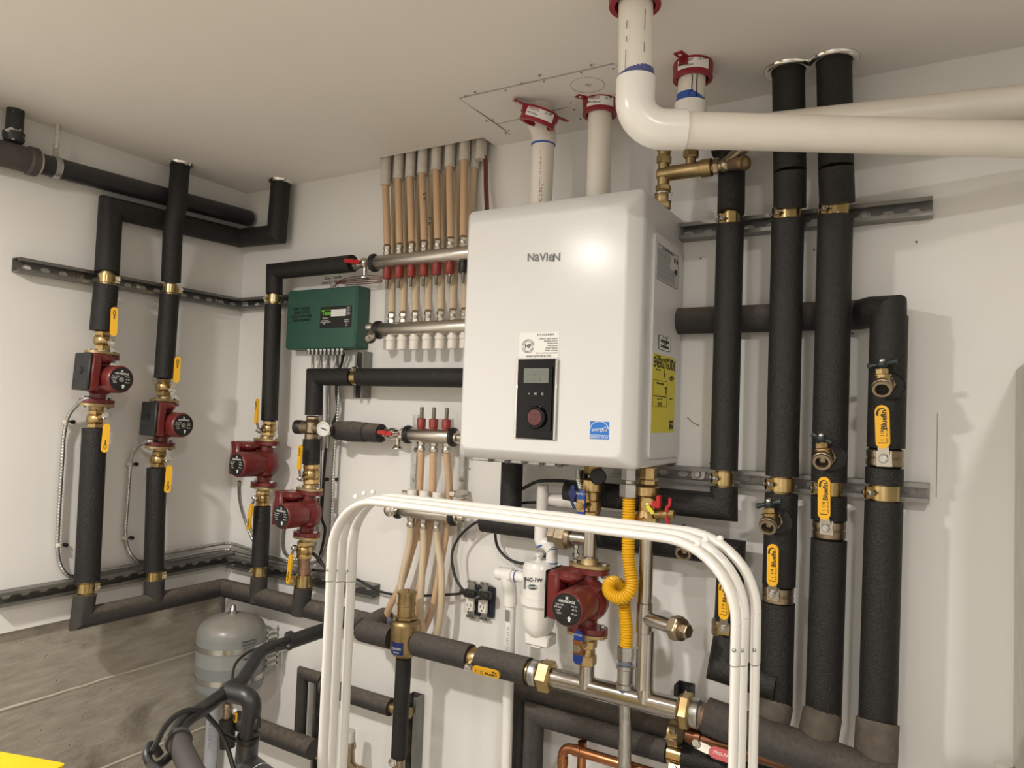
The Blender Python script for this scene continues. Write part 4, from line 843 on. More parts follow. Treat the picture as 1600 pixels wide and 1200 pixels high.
for k, s_ in enumerate(('ZONE 1  2ND FLR', 'ZONE 2  1ST FLR', 'ZONE 3  POOL ZONE', 'ZONE 4  BASEMENT')):
    P = W(471, 482.5+6*k, fd+.0012); text(s_, P, V((1, 0, .02)), UP, .0125, M['ink'], gb, 'marker_note', bold=.015, sx=.8)
for k, s_ in enumerate(('Zone 1 2nd flr', 'Zone B,2  Main floor', 'Zone 3')):
    P = W(522 if k else 520, 434+6.5*k, .0012); text(s_, P, X, UP, .014, M['ink'], wb, 'marker_note')
for k, xx in enumerate((483, 489, 495.5, 502, 508, 514.5, 521, 528, 534.5)):
    P = W(xx, 546, .05); m = MB(); m.hexa(P+UP*.004, P-UP*.006, .008); m.cyl(P-UP*.006, P-UP*.018, .0066, seg=10); part('cable_connector', m, M['strut'], gb)
# ================================================================== BOILER
bx0, bx1, bz0, bz1 = 1.244, 1.7235, 1.437, 2.071
bd, bf = .268, .322
bo = thing('wall_boiler', 'white wall-hung boiler with control panel in the middle', 'boiler', ((bx0+bx1)/2, 0, bz0))
xc, zc, wx, wz = (bx0+bx1)/2, (bz0+bz1)/2, bx1-bx0, bz1-bz0
part('case', MB().box((xc, -bd/2, zc), wx-.004, bd, wz-.004, .004), M['boilers'], bo)
fx0, fx1, fz0, fz1 = 1.272, 1.694, 1.4645, 2.026
def rr_ring(x0, x1, z0, z1, r, y, n=6):
    return [V(((x0+x1)/2+p[0], y, (z0+z1)/2+p[1])) for p in rrect(x1-x0, z1-z0, r, n)]
R = [rr_ring(bx0, bx1, bz0, bz1, .012, -bd+.004), rr_ring(bx0-.001, bx1+.001, bz0-.001, bz1+.001, .014, -bd-.003)]
for s_, df in ((0, .22), (.03, .33), (.10, .42), (.80, .93), (.92, .985), (1.0, 1.0)):
    t_ = s_; yy = -bd-.003-(bf-bd-.003)*df
    R.append(rr_ring(bx0+(fx0-bx0)*s_, bx1+(fx1-bx1)*s_, bz0+(fz0-bz0)*s_, bz1+(fz1-bz1)*s_, .014+.006*t_, yy))
fm_ = MB().rings(R, True, False); ff = rr_ring(fx0, fx1, fz0, fz1, .020, -bf); fm_.add(ff, [tuple(range(len(ff)))])
fc = part('front_cover', fm_, M['boiler'], bo, sharp=50)
# raised side panel with its labels
Sx = bx1
def sp(px, py, o=0.0): return L(px, py, Sx+o)
pa, pb = sp(1024, 352), sp(1058, 690); y0, y1 = sp(1018, 520).y, sp(1062, 520).y
sy0, sy1 = min(y0, y1), max(y0, y1); sz0, sz1 = bz0+.022, bz1-.085
m = MB(); m.plate(rrect(sy1-sy0, sz1-sz0, .016, 5), (Sx-.003, (sy0+sy1)/2, (sz0+sz1)/2), Y, UP, X, .0065)
side = part('side_panel', m, M['boilers'], bo, 'raised panel on the right side carrying labels')
sxo = .0036
def slabel(c0, c1, mt, nm, lb, r=.003):
    a, b = sp(*c0, sxo), sp(*c1, sxo); w_, h_ = abs(b.y-a.y), abs(a.z-b.z)
    c = (a+b)/2; return part(nm, MB().plate(rrect(w_, h_, r, 3), c, Y, UP, X, .0006), mt, side, lb), c+X*.0009, w_, h_
rl, c, w_, h_ = slabel((1027, 379), (1058.5, 453), M['glab'], 'rating_label', 'grey rating label full of small print', .001)
text('Gas Fired Water Heater', c+UP*h_*.44, Y, UP, .0085, M['ink'], rl)
random.seed(11)
m = MB()
for i in range(30):
    z_ = c.z+h_*(.38-.028*i); wd = w_*(.62 if i < 15 else .92)*random.uniform(.85, 1)
    m.box((c.x, c.y-w_*.46+wd/2, z_), .0003, wd, .0007 if i % 5 else .0012)
part('fine_print', m, M['gink'], rl)
m = MB(); m.box((c.x, c.y+w_*.38, c.z-h_*.02), .0003, w_*.13, .012); m.box((c.x, c.y+w_*.32, c.z+h_*.3), .0003, .010, .012); m.box((c.x, c.y+w_*.43, c.z+h_*.3), .0003, .010, .012)
for sg in (-1, 1):
    m.box((c.x, c.y, c.z+sg*h_*.49), .0003, w_*.98, .0012); m.box((c.x, c.y+sg*w_*.49, c.z), .0003, .0012, h_*.98)
part('stamp_marks', m, M['ink'], rl)
bl_, c, w_, h_ = slabel((1029, 522), (1047.5, 551), M['ink'], 'barcode_label', 'white barcode sticker with black rounded border', .008)
part('paper', MB().plate(rrect(w_*.9, h_*.93, .006, 3), c-X*.0002, Y, UP, X, .0004), M['wlab'], bl_)
m = MB(); random.seed(5)
for row, hh in ((.12, .22), (-.24, .20)):
    yy = c.y-w_*.34
    while yy < c.y+w_*.34:
        wd = random.choice((.0008, .0014, .002)); m.box((c.x+.0004, yy, c.z+h_*row), .0003, wd, h_*hh); yy += wd+random.choice((.0008, .0013))
part('bars', m, M['ink'], bl_); text('SERIAL NUMBER', c+UP*h_*.36+X*.0003, Y, UP, .0055, M['ink'], bl_); text('7413NY202601', c-UP*h_*.06+X*.0003, Y, UP, .005, M['ink'], bl_)
eg, c, w_, h_ = slabel((1020.5, 551), (1052.5, 676), M['yellab'], 'efficiency_label', 'yellow efficiency label', .001)
c = c+X*.0002
text('ENERGYGUIDE', c+UP*h_*.385, Y, UP, w_*.20, M['ink'], eg, bold=.02, sx=.72)
m = MB(); m.box((c.x, c.y-w_*.0, c.z+h_*.29), .0003, .0022, h_*.10); m.plate([(-.006, .008), (.006, .008), (0, -.004)], c+UP*h_*.225, Y, UP, X, .0003)
fy = c.y-w_*.18
for a_, b_2, dz in ((-.22, .22, .165), (-.22, .22, -.165)): m.box((c.x, fy, c.z+h_*dz), .0003, w_*.60, .0008)
for sg in (-1, 1): m.box((c.x, fy+sg*w_*.30, c.z), .0003, .0008, h_*.33)
m.box((c.x, fy, c.z-h_*.035), .0003, w_*.52, .0024); m.plate([(-.003, .005), (.003, .005), (0, -.004)], c+Y*(w_*.08)+UP*h_*.005, Y, UP, X, .0003)
part('rules', m, M['ink'], eg)
text('U.S. Government', c+UP*h_*.475-Y*w_*.30, Y, UP, .0055, M['ink'], eg); text('Federal law prohibits removal', c+UP*h_*.462+Y*w_*.2, Y, UP, .0045, M['ink'], eg)
text('Water Heater', c+UP*h_*.30-Y*w_*.28, Y, UP, .006, M['ink'], eg)
for k in range(3): text(('Navien', 'Model NPE-240S2', 'Natural Gas')[k], c+UP*h_*(.25-.025*k)+Y*w_*.32, Y, UP, .0052, M['ink'], eg)
text('Efficiency Rating', V((c.x, fy, c.z+h_*.13)), Y, UP, .0075, M['ink'], eg); text('95', c+Y*(w_*.08)+UP*h_*.06, Y, UP, .020, M['ink'], eg, bold=.01)
text('Least      Most', V((c.x, fy, c.z-h_*.07)), Y, UP, .006, M['ink'], eg); text('Cost Savings', V((c.x, fy, c.z-h_*.12)), Y, UP, .006, M['ink'], eg); text('Therms per year', V((c.x, fy, c.z-h_*.145)), Y, UP, .005, M['ink'], eg)
text('ftc.gov/energy', c+Y*w_*.3-UP*h_*.05, Y, UP, .0045, M['ink'], eg)
m = MB(); m.box((c.x, c.y+w_*.36, c.z-h_*.40), .0003, w_*.17, h_*.125); sq = part('star_stamp', m, M['ink'], eg); text('energy', c+Y*w_*.36-UP*h_*.38+X*.0003, Y, UP, .007, M['yellab'], sq); text('ENERGY STAR', c+Y*w_*.36-UP*h_*.45+X*.0003, Y, UP, .003, M['yellab'], sq)
# front print and control panel
FY = bf+.0004
def fp(px, py, o=0.0): return W(px, py, FY+o)
lg0, lg1 = fp(825.5, 402.5, .0003), fp(873.5, 402.5, .0003)
for ch, tt_, sz_, dz_ in (('N', .085, .0268, 0), ('a', .285, .0352, .0022), ('V', .475, .0268, 0), ('I', .615, .0268, 0), ('e', .745, .0352, .0022), ('N', .925, .0268, 0)):
    text(ch, lg0.lerp(lg1, tt_)+UP*dz_, X, UP, sz_, M['gink'], fc, 'logo_lettering', bold=.026, sx=1.0 if ch not in 'ae' else .86)
sa, sb = fp(812, 520), fp(873, 559); c = (sa+sb)/2; w_, h_ = abs(sb.x-sa.x), abs(sa.z-sb.z)
st = part('installer_sticker', MB().plate(rrect(w_, h_, .002, 2), c, X, UP, -Y, .0004), M['wlab'], bo, 'white installer sticker with round monogram')
hc = fp(825, 541, .0006); tl = lambda s_, px, py, sz, al='CENTER', b=0.0: text(s_, fp(px, py, .0006), X, UP, sz, M['ink'], st, align=al, bold=b)
m = MB()
for r_ in (.0165, .0115): m.sweep([hc+X*r_*math.cos(a*math.pi/16)+UP*r_*math.sin(a*math.pi/16) for a in range(32)], .0004, 4, loop=True)
part('ring_mark', m, M['ink'], st); text('HF', hc, X, UP, .0145, M['ink'], st, bold=.03)
for s_, a0, da_ in (('HYDROFLOW', 165, -18.5), ('PLUMBING', 205, 18.5)):
    for k, ch in enumerate(s_):
        a = math.radians(a0+da_*k); rr = V((math.cos(a), 0, math.sin(a))); upd = rr if da_ < 0 else -rr; u_ = upd.cross(Y)*-1
        if u_.cross(upd).y > 0: u_ = -u_
        text(ch, hc+rr*.0140, u_, upd, .0045, M['ink'], st, bold=.02)
tl('415-623-6564', 852, 523.0, .0078)
for k, s_ in enumerate(('Tankless water heaters', 'Plumbing service', 'Radiant heat', 'Heat pumps', 'Water heaters', 'Boiler servicing', 'Sewer camera inspections')):
    tl(s_, 871.5, 528.6+3.75*k, .0054, 'RIGHT')
tl('www.hydroflow.info', 841.5, 556, .0082)
ca, cb, cc_, cd_ = fp(809, 561.5), fp(873, 562), fp(805, 684), fp(870, 687); c = (ca+cb+cc_+cd_)/4; w_ = (abs(cb.x-ca.x)+abs(cd_.x-cc_.x))/2; h_ = ca.z-cc_.z
pn = part('control_panel', MB().box(c-Y*.003, w_, .007, h_, .002), M['blkg'], bo, 'glossy black control panel with chrome side strips')
for sg in (-1, 1): part('chrome_strip', MB().box(c+X*sg*(w_/2-.003)-Y*.0045, .006, .006, h_, .001), M['chrome'], pn)
c2 = c-Y*.0065+V((.002, 0, .001)); part('face_plate', MB().plate(rrect(w_*.76, h_*.80, .004, 4), c2, X, UP, -Y, .0035), M['blkg'], pn)
q = c2-Y*.0038
part('display', MB().box(q+V((0, 0, h_*.285)), w_*.60, .0012, h_*.185, .0004), M['lcd'], pn, 'grey-green display')
text('HC  60  120 F', q+V((0, -.0009, h_*.30)), X, UP, .008, M['gink'], pn, 'display_digits'); text('12:45   |||', q+V((0, -.0009, h_*.24)), X, UP, .007, M['gink'], pn, 'display_digits')
for k, s_ in enumerate(('<', 'M', 'O')): text(s_, q+V((-.018+.018*k, -.0004, h_*.055)), X, UP, .008, M['wink'], pn, 'button_mark')
kq = q+V((.004, 0, -h_*.235)); part('dial', MB().lathe(kq, -Y, [(0, .027), (.006, .027), (.010, .0248), (.010, .0205), (.0085, .0195), (.0085, 0)], 28), M['blkg'], pn, 'round dial knob')
part('dial_face', MB().lathe(kq-Y*.0084, -Y, [(0, .019), (.001, .0185)], 24), M['knob'], pn, 'reddish reflecting dial face')
ea, eb = fp(922, 657.5), fp(951.5, 687.5); c = (ea+eb)/2; w_, h_ = abs(eb.x-ea.x), abs(ea.z-eb.z)
es = part('efficiency_sticker', MB().box(c-Y*.0002, w_, .0006, h_), M['wlab'], bo, 'blue and white efficiency sticker')
part('upper_field', MB().box(c+UP*h_*.115-Y*.0006, w_*.97, .0004, h_*.74), M['estar'], es); part('lower_field', MB().box(c-UP*h_*.385-Y*.0006, w_*.97, .0004, h_*.20), M['estar'], es)
q = c-Y*.0009+UP*h_*.05; text('energy', q-X*w_*.10, V((1, 0, .12)), UP, w_*.27, M['wink'], es, sx=.85)
m = MB(); sc_ = q+X*w_*.30+UP*h_*.03; P = [(w_*(.15 if k % 2 == 0 else .065)*math.sin(k*math.pi/5), w_*(.15 if k % 2 == 0 else .065)*math.cos(k*math.pi/5)) for k in range(10)]
m.sweep([sc_+X*p[0]+UP*p[1] for p in P], .0010, 4, loop=True); m.sweep([q+X*w_*.46*math.cos(a*math.pi/14)+UP*(h_*.02+w_*.36*math.sin(a*math.pi/14)) for a in range(15)], .0010, 4)
part('star_mark', m, M['wink'], es); text('ENERGY STAR', c-UP*h_*.385-Y*.0009, X, UP, w_*.145, M['wink'], es, bold=.01)
# rail under the case
ra, rb = W(772, 727, .12), W(898, 737, .12)
rail = thing('service_rail', 'thin dark rail with screws along boiler underside', 'rail', (ra+rb)/2); rz = bz0-.006
part('plate', MB().box(((ra.x+rb.x)/2, -.15, rz), rb.x-ra.x, .16, .010, .002), M['zinc'], rail)
for k in range(5): part('screw', MB().cyl((ra.x+.06+k*.05, -.225, rz), (ra.x+.06+k*.05, -.238, rz), .006, seg=8), M['gink'], rail)
# ================================================================== WHITE VENT PIPES
RP = .0300
def vcoll(t, P, r, tilt=None, lab=True, tabdir=None):
    """red fire collar hanging at the ceiling"""
    ax = V(tilt or (0, 0, -1)).normalized(); P = V(P)
    m = MB(); m.lathe(P, ax, [(0, r*1.42), (.003, r*1.45), (.030, r*1.42), (.034, r*1.46), (.038, r*1.44), (.038, r*1.14), (.002, r*1.14), (0, r*1.2)], 30, False); part('band', m, M['collar'], t)
    td = V(tabdir or (-.6, -.75, 0)); td = (td-ax*td.dot(ax)).normalized()
    for sg in (1, -1):
        q = P+td*sg*r*1.84; s2 = ax.cross(td); tb_ = part('mounting_tab', MB().box(q+ax*.0015, r*1.0, r*.72, .0035, .001, (td, s2, ax)).box(P+td*sg*r*1.42+ax*.010, .004, r*.72, .020, .001, (td, s2, ax)), M['collar'], t)
        part('tab_screw', MB().lathe(q+td*sg*.004+ax*.0012, ax, [(0, .0045), (.0028, .0040)], 10), M['wink'] if sg > 0 else M['collar'], tb_)
    if lab:
        f_ = (CAM-P); f_ = (f_-ax*f_.dot(ax)).normalized(); s2 = ax.cross(f_); rr = r*1.468; K = 9; Rg = []
        vs = []; fs = []
        for k in range(K+1):
            a = math.radians(-48+96*k/K); dv_ = f_*math.cos(a)+s2*math.sin(a)
            vs += [P+dv_*rr+ax*.006, P+dv_*rr+ax*.028, P+dv_*(rr-.001)+ax*.006, P+dv_*(rr-.001)+ax*.028]
        for k in range(K):
            b_3 = 4*k; fs += [(b_3, b_3+4, b_3+5, b_3+1), (b_3+2, b_3+3, b_3+7, b_3+6), (b_3, b_3+2, b_3+6, b_3+4), (b_3+1, b_3+5, b_3+7, b_3+3)]
        lab_ = part('collar_label', MB().add(vs, fs), M['wlab'], t, 'white printed label')
        rt_ = s2 if s2.dot(RT) > 0 else -s2; n_ = f_
        for dx, s_, sz, mt in ((-.018, 'FIRESTOP', .0085, 'collar'), (-.016, 'PIPE COLLAR', .0058, 'ink'), (.020, 'UL FM', .0062, 'ink')):
            dz = .011 if s_ != 'PIPE COLLAR' else .022
            text(s_, P+f_*(rr*.965)+rt_*dx+ax*dz+f_*.0012, rt_, -ax, sz, M[mt], lab_, bold=.02)
def pipe(t, a, b, r=RP, m='pvc', nm='pipe_length'): return part(nm, MB().lathe(a, V(b)-V(a), [(0, r), ((V(b)-V(a)).length, r)], 30), M[m], t)
# 1: left vent into boiler top, with offset elbow and loose tilted collar
t1 = thing('vent_pipe', 'left white vent pipe with red print rising from boiler top', 'pipe', W(845, 322, .155))
d = .155; a, b, c_ = W(844, 330, d), W(849, 226, d), W(846, 205, d); a.z = bz1-.01
pp = pipe(t1, a, b); tp = C(842, 160, ZC); tp.z = ZC+.04
e2 = V((b.x-.012, b.y-.004, b.z+.055)); top1 = V((tp.x+.004, tp.y, ZC+.03))
m = MB(); m.sweep(smooth([b, b+UP*.03, e2+UP*.01, top1], 5), .0335, 28); part('offset_elbow', m, M['pvc'], t1)
part('glue_ring', MB().lathe(b-UP*.004, UP, [(0, .0308), (.001, .0322), (.007, .0322), (.008, .0308)], 28), M['primerb'], t1, 'blue glue ring')
f_ = (CAM-a); f_.z = 0; f_.normalize(); text('PVC 2 IN SCH 40 NSF DWV ASTM D2665', V((a.x, a.y, a.z+.15))+f_*.0302+V((-.0, 0, 0)), UP, f_.cross(UP), .013, M['collar'], pp, 'pipe_print')
cl = thing('fire_collar', 'tilted red fire collar hanging loose on left vent pipe', 'collar', (top1.x, top1.y, ZC-.04))
vcoll(cl, V((top1.x+.006, top1.y-.004, ZC-.024)), .0325, (-.38, .05, -1), tabdir=(-.6, -.7, .26))
# 2: right vent
t2 = thing('vent_pipe', 'plain white vent pipe behind the front elbow, into boiler top', 'pipe', W(935, 305, .15))
d = .15; a, b = W(935, 312, d), W(938, 155, d); a.z = bz1-.01; b.z = ZC+.02; pipe(t2, a, b, .0305)
cl = thing('fire_collar', 'red fire collar on plain vent pipe, beside pencilled circle', 'collar', (b.x, b.y, ZC-.04)); vcoll(cl, V((b.x, b.y, ZC)), .0305, tabdir=(-.55, -.85, 0))
m = MB(); q = a+UP*.018; m.lathe(q, UP, [(0, .031), (0, .034), (.014, .034), (.014, .031)], 28); hc_ = thing('hose_clamp', 'steel band clamp where vent pipe meets boiler top', 'clamp', q); part('band', m, M['zinc'], hc_); f_ = (CAM-q); f_.z = 0; f_.normalize(); s_ = UP.cross(f_); part('screw_box', MB().box(q+f_*.036+UP*.007, .03, .014, .016, .002, (s_, f_, UP)), M['zinc'], hc_)
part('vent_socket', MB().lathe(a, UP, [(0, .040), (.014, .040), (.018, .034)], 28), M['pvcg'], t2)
# 3: short pipe behind, elbow and run to the right along the back wall
p3 = C(1083, 100, ZC); zz3 = W(1079, 211, .24).z
t3 = thing('vent_pipe', 'rear white vent pipe with black scrawl, running right behind the front one', 'pipe', (p3.x, p3.y, zz3))
kn = V((p3.x-.004, p3.y, zz3)); pipe(t3, V((p3.x, p3.y, ZC+.02)), kn+UP*.05, .0305)
far = C(1640, 154, zz3); dr_ = (far-kn).normalized()
m = MB(); m.sweep(fillet([kn+UP*.075, kn, kn+dr_*.075], .045, 8), .0355, 28); part('elbow', m, M['pvcw'], t3); pipe(t3, kn+dr_*.06, kn+dr_*1.2, .0325)
part('glue_ring', MB().lathe(kn+UP*.073, UP, [(0, .031), (0, .0318), (.012, .0315), (.022, .031)], 28), M['primerb'], t3, 'blue glue smear')
f_ = (CAM-p3); f_.z = 0; f_.normalize(); s_ = UP.cross(f_); q = V((p3.x, p3.y, ZC-.060))
text('OTTE', q+(f_*math.cos(-.75)+s_*math.sin(-.75))*.0307, -UP, s_*.8+f_*.6, .015, M['gink'], t3, 'pipe_print')
m = MB(); m.sweep([q+(f_*math.cos(a_)+s_*math.sin(a_))*.0305+UP*z_ for a_, z_ in ((-.05, .022), (-.02, .008), (-.05, -.004), (-.03, -.012), (-.3, -.024))], .0012, 5); m.sweep([q+(f_*math.cos(a_)+s_*math.sin(a_))*.0305+UP*z_ for a_, z_ in ((.33, .022), (.30, .005), (.32, -.012), (.30, -.028))], .0012, 5)
part('marker_streak', m, M['ink'], t3)
cl = thing('fire_collar', 'red fire collar on rear vent pipe, tab pointing up', 'collar', (p3.x, p3.y, ZC-.04)); vcoll(cl, V((p3.x, p3.y, ZC)), .0305, tabdir=(-.2, -1, 0))
# 4: front pipe
p4 = C(993, -20, ZC); zz4 = W(1030, 208, .53).z+.003; kn = V((p4.x+.004, p4.y+.006, zz4))
t4 = thing('vent_pipe', 'large front white vent pipe, elbowed from ceiling to the right', 'pipe', kn)
far = C(1640, 219, zz4); dr_ = (far-kn); dr_.z = 0; dr_.normalize(); r4 = .0322
pl = pipe(t4, V((p4.x, p4.y, ZC+.02)), kn+UP*.07, r4); pipe(t4, kn+dr_*.07, kn+dr_*1.25, r4+.001)
m = MB(); m.sweep(fillet([kn+UP*.094, kn, kn+dr_*.094], .055, 10), .0370, 32); part('elbow', m, M['pvcw'], t4, 'glossy white elbow')
part('glue_ring', MB().lathe(kn+UP*.092, UP, [(0, r4+.0002), (0, r4+.0012), (.012, r4+.0010), (.018, r4+.0002)], 28), M['primer'], t4, 'purple primer smear')
f_ = (CAM-kn); f_.z = 0; f_.normalize(); s_ = UP.cross(f_)
m = MB(); random.seed(8)
for a_, z0_, z1_ in ((-.45, .10, .135), (-.43, .15, .16), (-.45, .175, .19), (.62, .13, .15), (.63, .17, .21)):
    m.sweep([V((p4.x, p4.y, zz4+z0_+(z1_-z0_)*k/12))+(f_*math.cos(a_+random.uniform(-.05, .05))+s_*math.sin(a_))*(r4+.0001) for k in range(13)], .0008, 4)
part('dirt_streak', m, M['gink'], pl)
cl = thing('fire_collar', 'red fire collar cut off by top edge, on front vent pipe', 'collar', (p4.x, p4.y, ZC-.04)); vcoll(cl, V((p4.x, p4.y, ZC)), .0335, lab=False, tabdir=(.9, .35, 0))
# ================================================================== BRASS ASSEMBLY ABOVE BOILER
d = .125; t = thing('isolation_manifold', 'brass tee assembly with bronze wye above right end of boiler', 'fitting', W(1036, 318, d))
a, b = W(1028, 273, d), W(1112, 262, d); b.z = a.z = (a.z+b.z)/2
m = MB(); m.lathe(a, X, [(0, .014), (.006, .018), (b.x-a.x-.026, .018), (b.x-a.x-.024, .0215), (b.x-a.x, .0215), (b.x-a.x+.001, .016)], 22)
va = W(1037, 235, d); va.x = W(1037, 273, d).x; va.z = a.z+.15
m.cyl((va.x, -d, a.z), (va.x, -d, a.z+.03), .014, seg=16); m.hexa((va.x, -d, a.z+.026), (va.x, -d, a.z+.046), .0185); m.cyl((va.x, -d, a.z+.044), (va.x, -d, a.z+.075), .0155, seg=16); m.hexa((va.x, -d, a.z+.055), (va.x, -d, a.z+.066), .018)
vb = W(1079, 262, d).x; m.cyl((vb, -d, a.z), (vb, -d, a.z+.036), .012, seg=16); m.hexa((vb, -d, a.z+.03), (vb, -d, a.z+.05), .019); m.cyl((vb, -d, a.z+.05), (vb, -d, a.z+.09), .015, seg=16)
part('body', m, M['brassd'], t)
m = MB(); vz = a.z; m.cyl((va.x, -d, vz), (va.x, -d, vz-.03), .015, seg=16); m.hexa((va.x, -d, vz-.028), (va.x, -d, vz-.042), .019); m.lathe((va.x, -d, vz-.042), -UP, [(0, .017), (.01, .0205), (.03, .0205), (.034, .018)], 18); m.hexa((va.x, -d, vz-.07), (va.x, -d, vz-.088), .0205); m.cyl((va.x, -d, vz-.086), (va.x, -d, bz1-.005), .0125, seg=14)
part('union', m, M['brassd'], t, 'lower brass union into boiler top')
part('tag', MB().box((va.x+.022, -d-.012, vz-.062), .008, .0006, .018), M['strut'], t, 'small metal tag on wire'); part('tag_wire', MB().lathe((va.x, -d, vz-.05), UP, [(-.001, .0208), (-.001, .0222), (.001, .0222), (.001, .0208)], 20), M['zinc'], t)
m = MB(); y0_ = V((b.x, -d, a.z)); m.cyl(y0_, y0_+X*.025, .014, seg=14); c1 = y0_+X*.03; o1 = c1+V((.045, -.005, .035)); o2 = c1+V((.050, -.03, -.012)); m.hexa(y0_+X*.004, y0_+X*.018, .019); m.ball(c1+X*.004, .0175, 12, 8); m.cyl(c1, o1, .0145, .015, 16); m.cyl(c1+X*.012, o2, .0145, .0155, 16)
part('wye', m, M['bronze'], t, 'bronze wye outlet'); u_ = (o2-c1).normalized(); part('outlet_ring', MB().lathe(o2-u_*.004, u_, [(0, .0165), (.012, .0165), (.012, .0115), (.002, .011), (.002, 0)], 18), M['brass'], t)
# ================================================================== UNDER THE BOILER
d = .17
# -- cold side: brass, blue lever, stainless riser, big pump
cx = W(925, 790, d).x
t = thing('isolation_valve', 'brass isolation valve with dark blue lever under boiler', 'valve', (cx, -d, W(925, 820, d).z))
zt = bz0; zA_ = W(925, 765, d).z; zB_ = W(925, 820, d).z
m = MB(); m.hexa((cx, -d, zt), (cx, -d, zt-.028), .022); m.lathe((cx, -d, zA_+.028), -UP, [(0, .020), (.004, .029), (.030, .029), (.034, .022)], 20); m.lathe((cx, -d, zA_), -UP, [(0, .020), (.025, .0195), (.028, .023), (.05, .024), (.055, .02), (zA_-zB_, .02)], 20); m.hexa((cx, -d, zB_+.012), (cx, -d, zB_-.014), .026)
part('body', m, M['brass'], t)
m = MB(); k0 = W(934, 745, d+.02); k1 = W(937, 746, d+.055); m.cyl((cx, -d, k0.z), k0, .008, seg=10); m.lathe(k0, k1-k0, [(0, .018), (.004, .020), (.012, .020), (.016, .017)], 16); part('drain_knob', m, M['blk'], t, 'round black drain knob')
hA, hB = W(908.5, 766, d+.055), W(907.5, 807, d+.055); m = MB(); strip(m, hA, hB, .023, V((-.15, -1, 0)), .005); lv_ = part('lever', m, M['blu'], t, 'blue vinyl lever')
qn = hA.lerp(hB, .58); m = MB(); m.box(qn-Y*.0032, .0205, .0016, .030, .0005); part('bare_patch', m, M['brassb'], lv_, 'bare yellowish lever middle')
m = MB(); m.hexa(qn-Y*.003, qn-Y*.013, .0105); m.cyl(qn-Y*.012, qn-Y*.016, .005, seg=10); part('nut', m, M['brass'], t)
m = MB(); m.cyl((cx, -d, qn.z), qn, .010, seg=12); part('stem', m, M['brass'], t)
text('NAVIEN', hA.lerp(hB, .14)-Y*.0034, X, UP, .0065, M['wink'], lv_)
m = MB(); w0, w1 = W(896, 758, d+.05), W(895, 796, d+.05); strip(m, w0, w1.lerp(w0, .35), .014, V((-.3, -1, 0)), .006); m.cyl(w0.lerp(w1, .35)+Y*.006, w0.lerp(w1, .35)-Y*.006, .0105, seg=14); m.sweep(smooth([w0.lerp(w1, .35), W(893, 782, d+.05), W(898, 795, d+.05)], 4), .0035, 8); part('drain_lever', m, M['dkblu'], t, 'small dark blue drain lever')
m = MB(); m.corr([W(903, 735, d+.02), W(904, 750, d+.025), W(907, 763, d+.02)], .0058, .0068, .004, 8); solo('flex_conduit', m, M['zinc'], 'stub of grey flex conduit under boiler by blue lever', 'conduit')
m = MB(); m.cyl(W(913, 736, d), W(911, 760, d+.01), .011, .008, 12); solo('gas_tube_boot', m, M['blk'], 'black conical boot under boiler next to brass valve', 'boot')
# stainless riser
sx_ = cx-.002; zt1, zf = W(922, 826, d).z, W(923, 878, d).z; zte = W(880, 838, d).z
t = thing('steel_riser', 'stainless riser above large pump with bronze plug on left tee', 'pipe', (sx_, -d, zf))
m = MB(); m.lathe((sx_, -d, zt1+.01), -UP, [(0, .0185), (.075, .0185), (.076, .0195), (.079, .0185), (zt1+.01-zf, .0185)], 24); part('tube', m, M['steel'], t)
xl = W(886, 838, d).x; m = MB(); m.cyl((sx_, -d, zte), (xl, -d, zte), .0165, seg=22); part('tee_branch', m, M['steel'], t)
xh = W(860, 836, d).x; m = MB(); m.hexa((xl+.006, -d, zte), (xl-.026, -d, zte), .034); m.lathe((xl+.012, -d, zte), -X, [(0, .026), (.008, .031)], 20); m.hexa((xl-.026, -d, zte), (xh-.004, -d, zte), .020); part('plug_nut', m, M['bronze'], t, 'bronze union plug')
pz1, pz0 = W(923, 882, d).z, W(916, 990, d).z
Tt, Pp = pump('largest red pump, in front of white neutraliser with black nameplate', (sx_, -d, pz1), (sx_, -d, pz0), -Y, -X, 'large red circulator', 'blk', .003)
if 'group' in Tt: del Tt['group']
m = MB(); m.cyl(W(900, 848, d), W(900, 872, d), .0052, seg=8); m.hexa(W(900, 851, d), W(900, 858, d), .008); m.hexa(W(900, 864, d), W(900, 870, d), .009); solo('air_bleeder', m, M['nickel'], 'thin nickel bleeder barb standing by pump top flange', 'fitting')
# blue valve below the pump
zv = W(914, 1038, d).z
t = thing('isolation_valve', 'brass valve with blue lever below the largest red pump', 'valve', (sx_, -d, zv))
m = MB(); m.hexa((sx_, -d, pz0-.012), (sx_, -d, pz0-.034), .025); m.lathe((sx_, -d, pz0-.032), -UP, [(0, .019), (.006, .021), (.030, .021), (.034, .018)], 18); m.hexa((sx_, -d, zv+.026), (sx_, -d, zv), .025); m.cyl((sx_, -d, pz0), (sx_, -d, zv), .017, seg=14); part('body', m, M['brass'], t)
hA, hB = W(904.5, 985, d+.05), W(902.5, 1038, d+.05); m = MB(); strip(m, hA, hB, .024, V((-.1, -1, 0)), .005); lv_ = part('lever', m, M['blu'], t, 'blue vinyl lever'); qn = hA.lerp(hB, .5)
m = MB(); m.box(qn-Y*.0028, .025, .0022, .034, .0006); part('bare_patch', m, M['copper'], lv_, 'bare copper-coloured lever middle'); m = MB(); m.hexa(qn-Y*.003, qn-Y*.012, .010); m.cyl((sx_, -d, qn.z), qn, .010, seg=12); part('nut', m, M['nickel'], t)
text('NAVIEN', hA.lerp(hB, .13)-Y*.0034, X, UP, .0065, M['wink'], lv_)
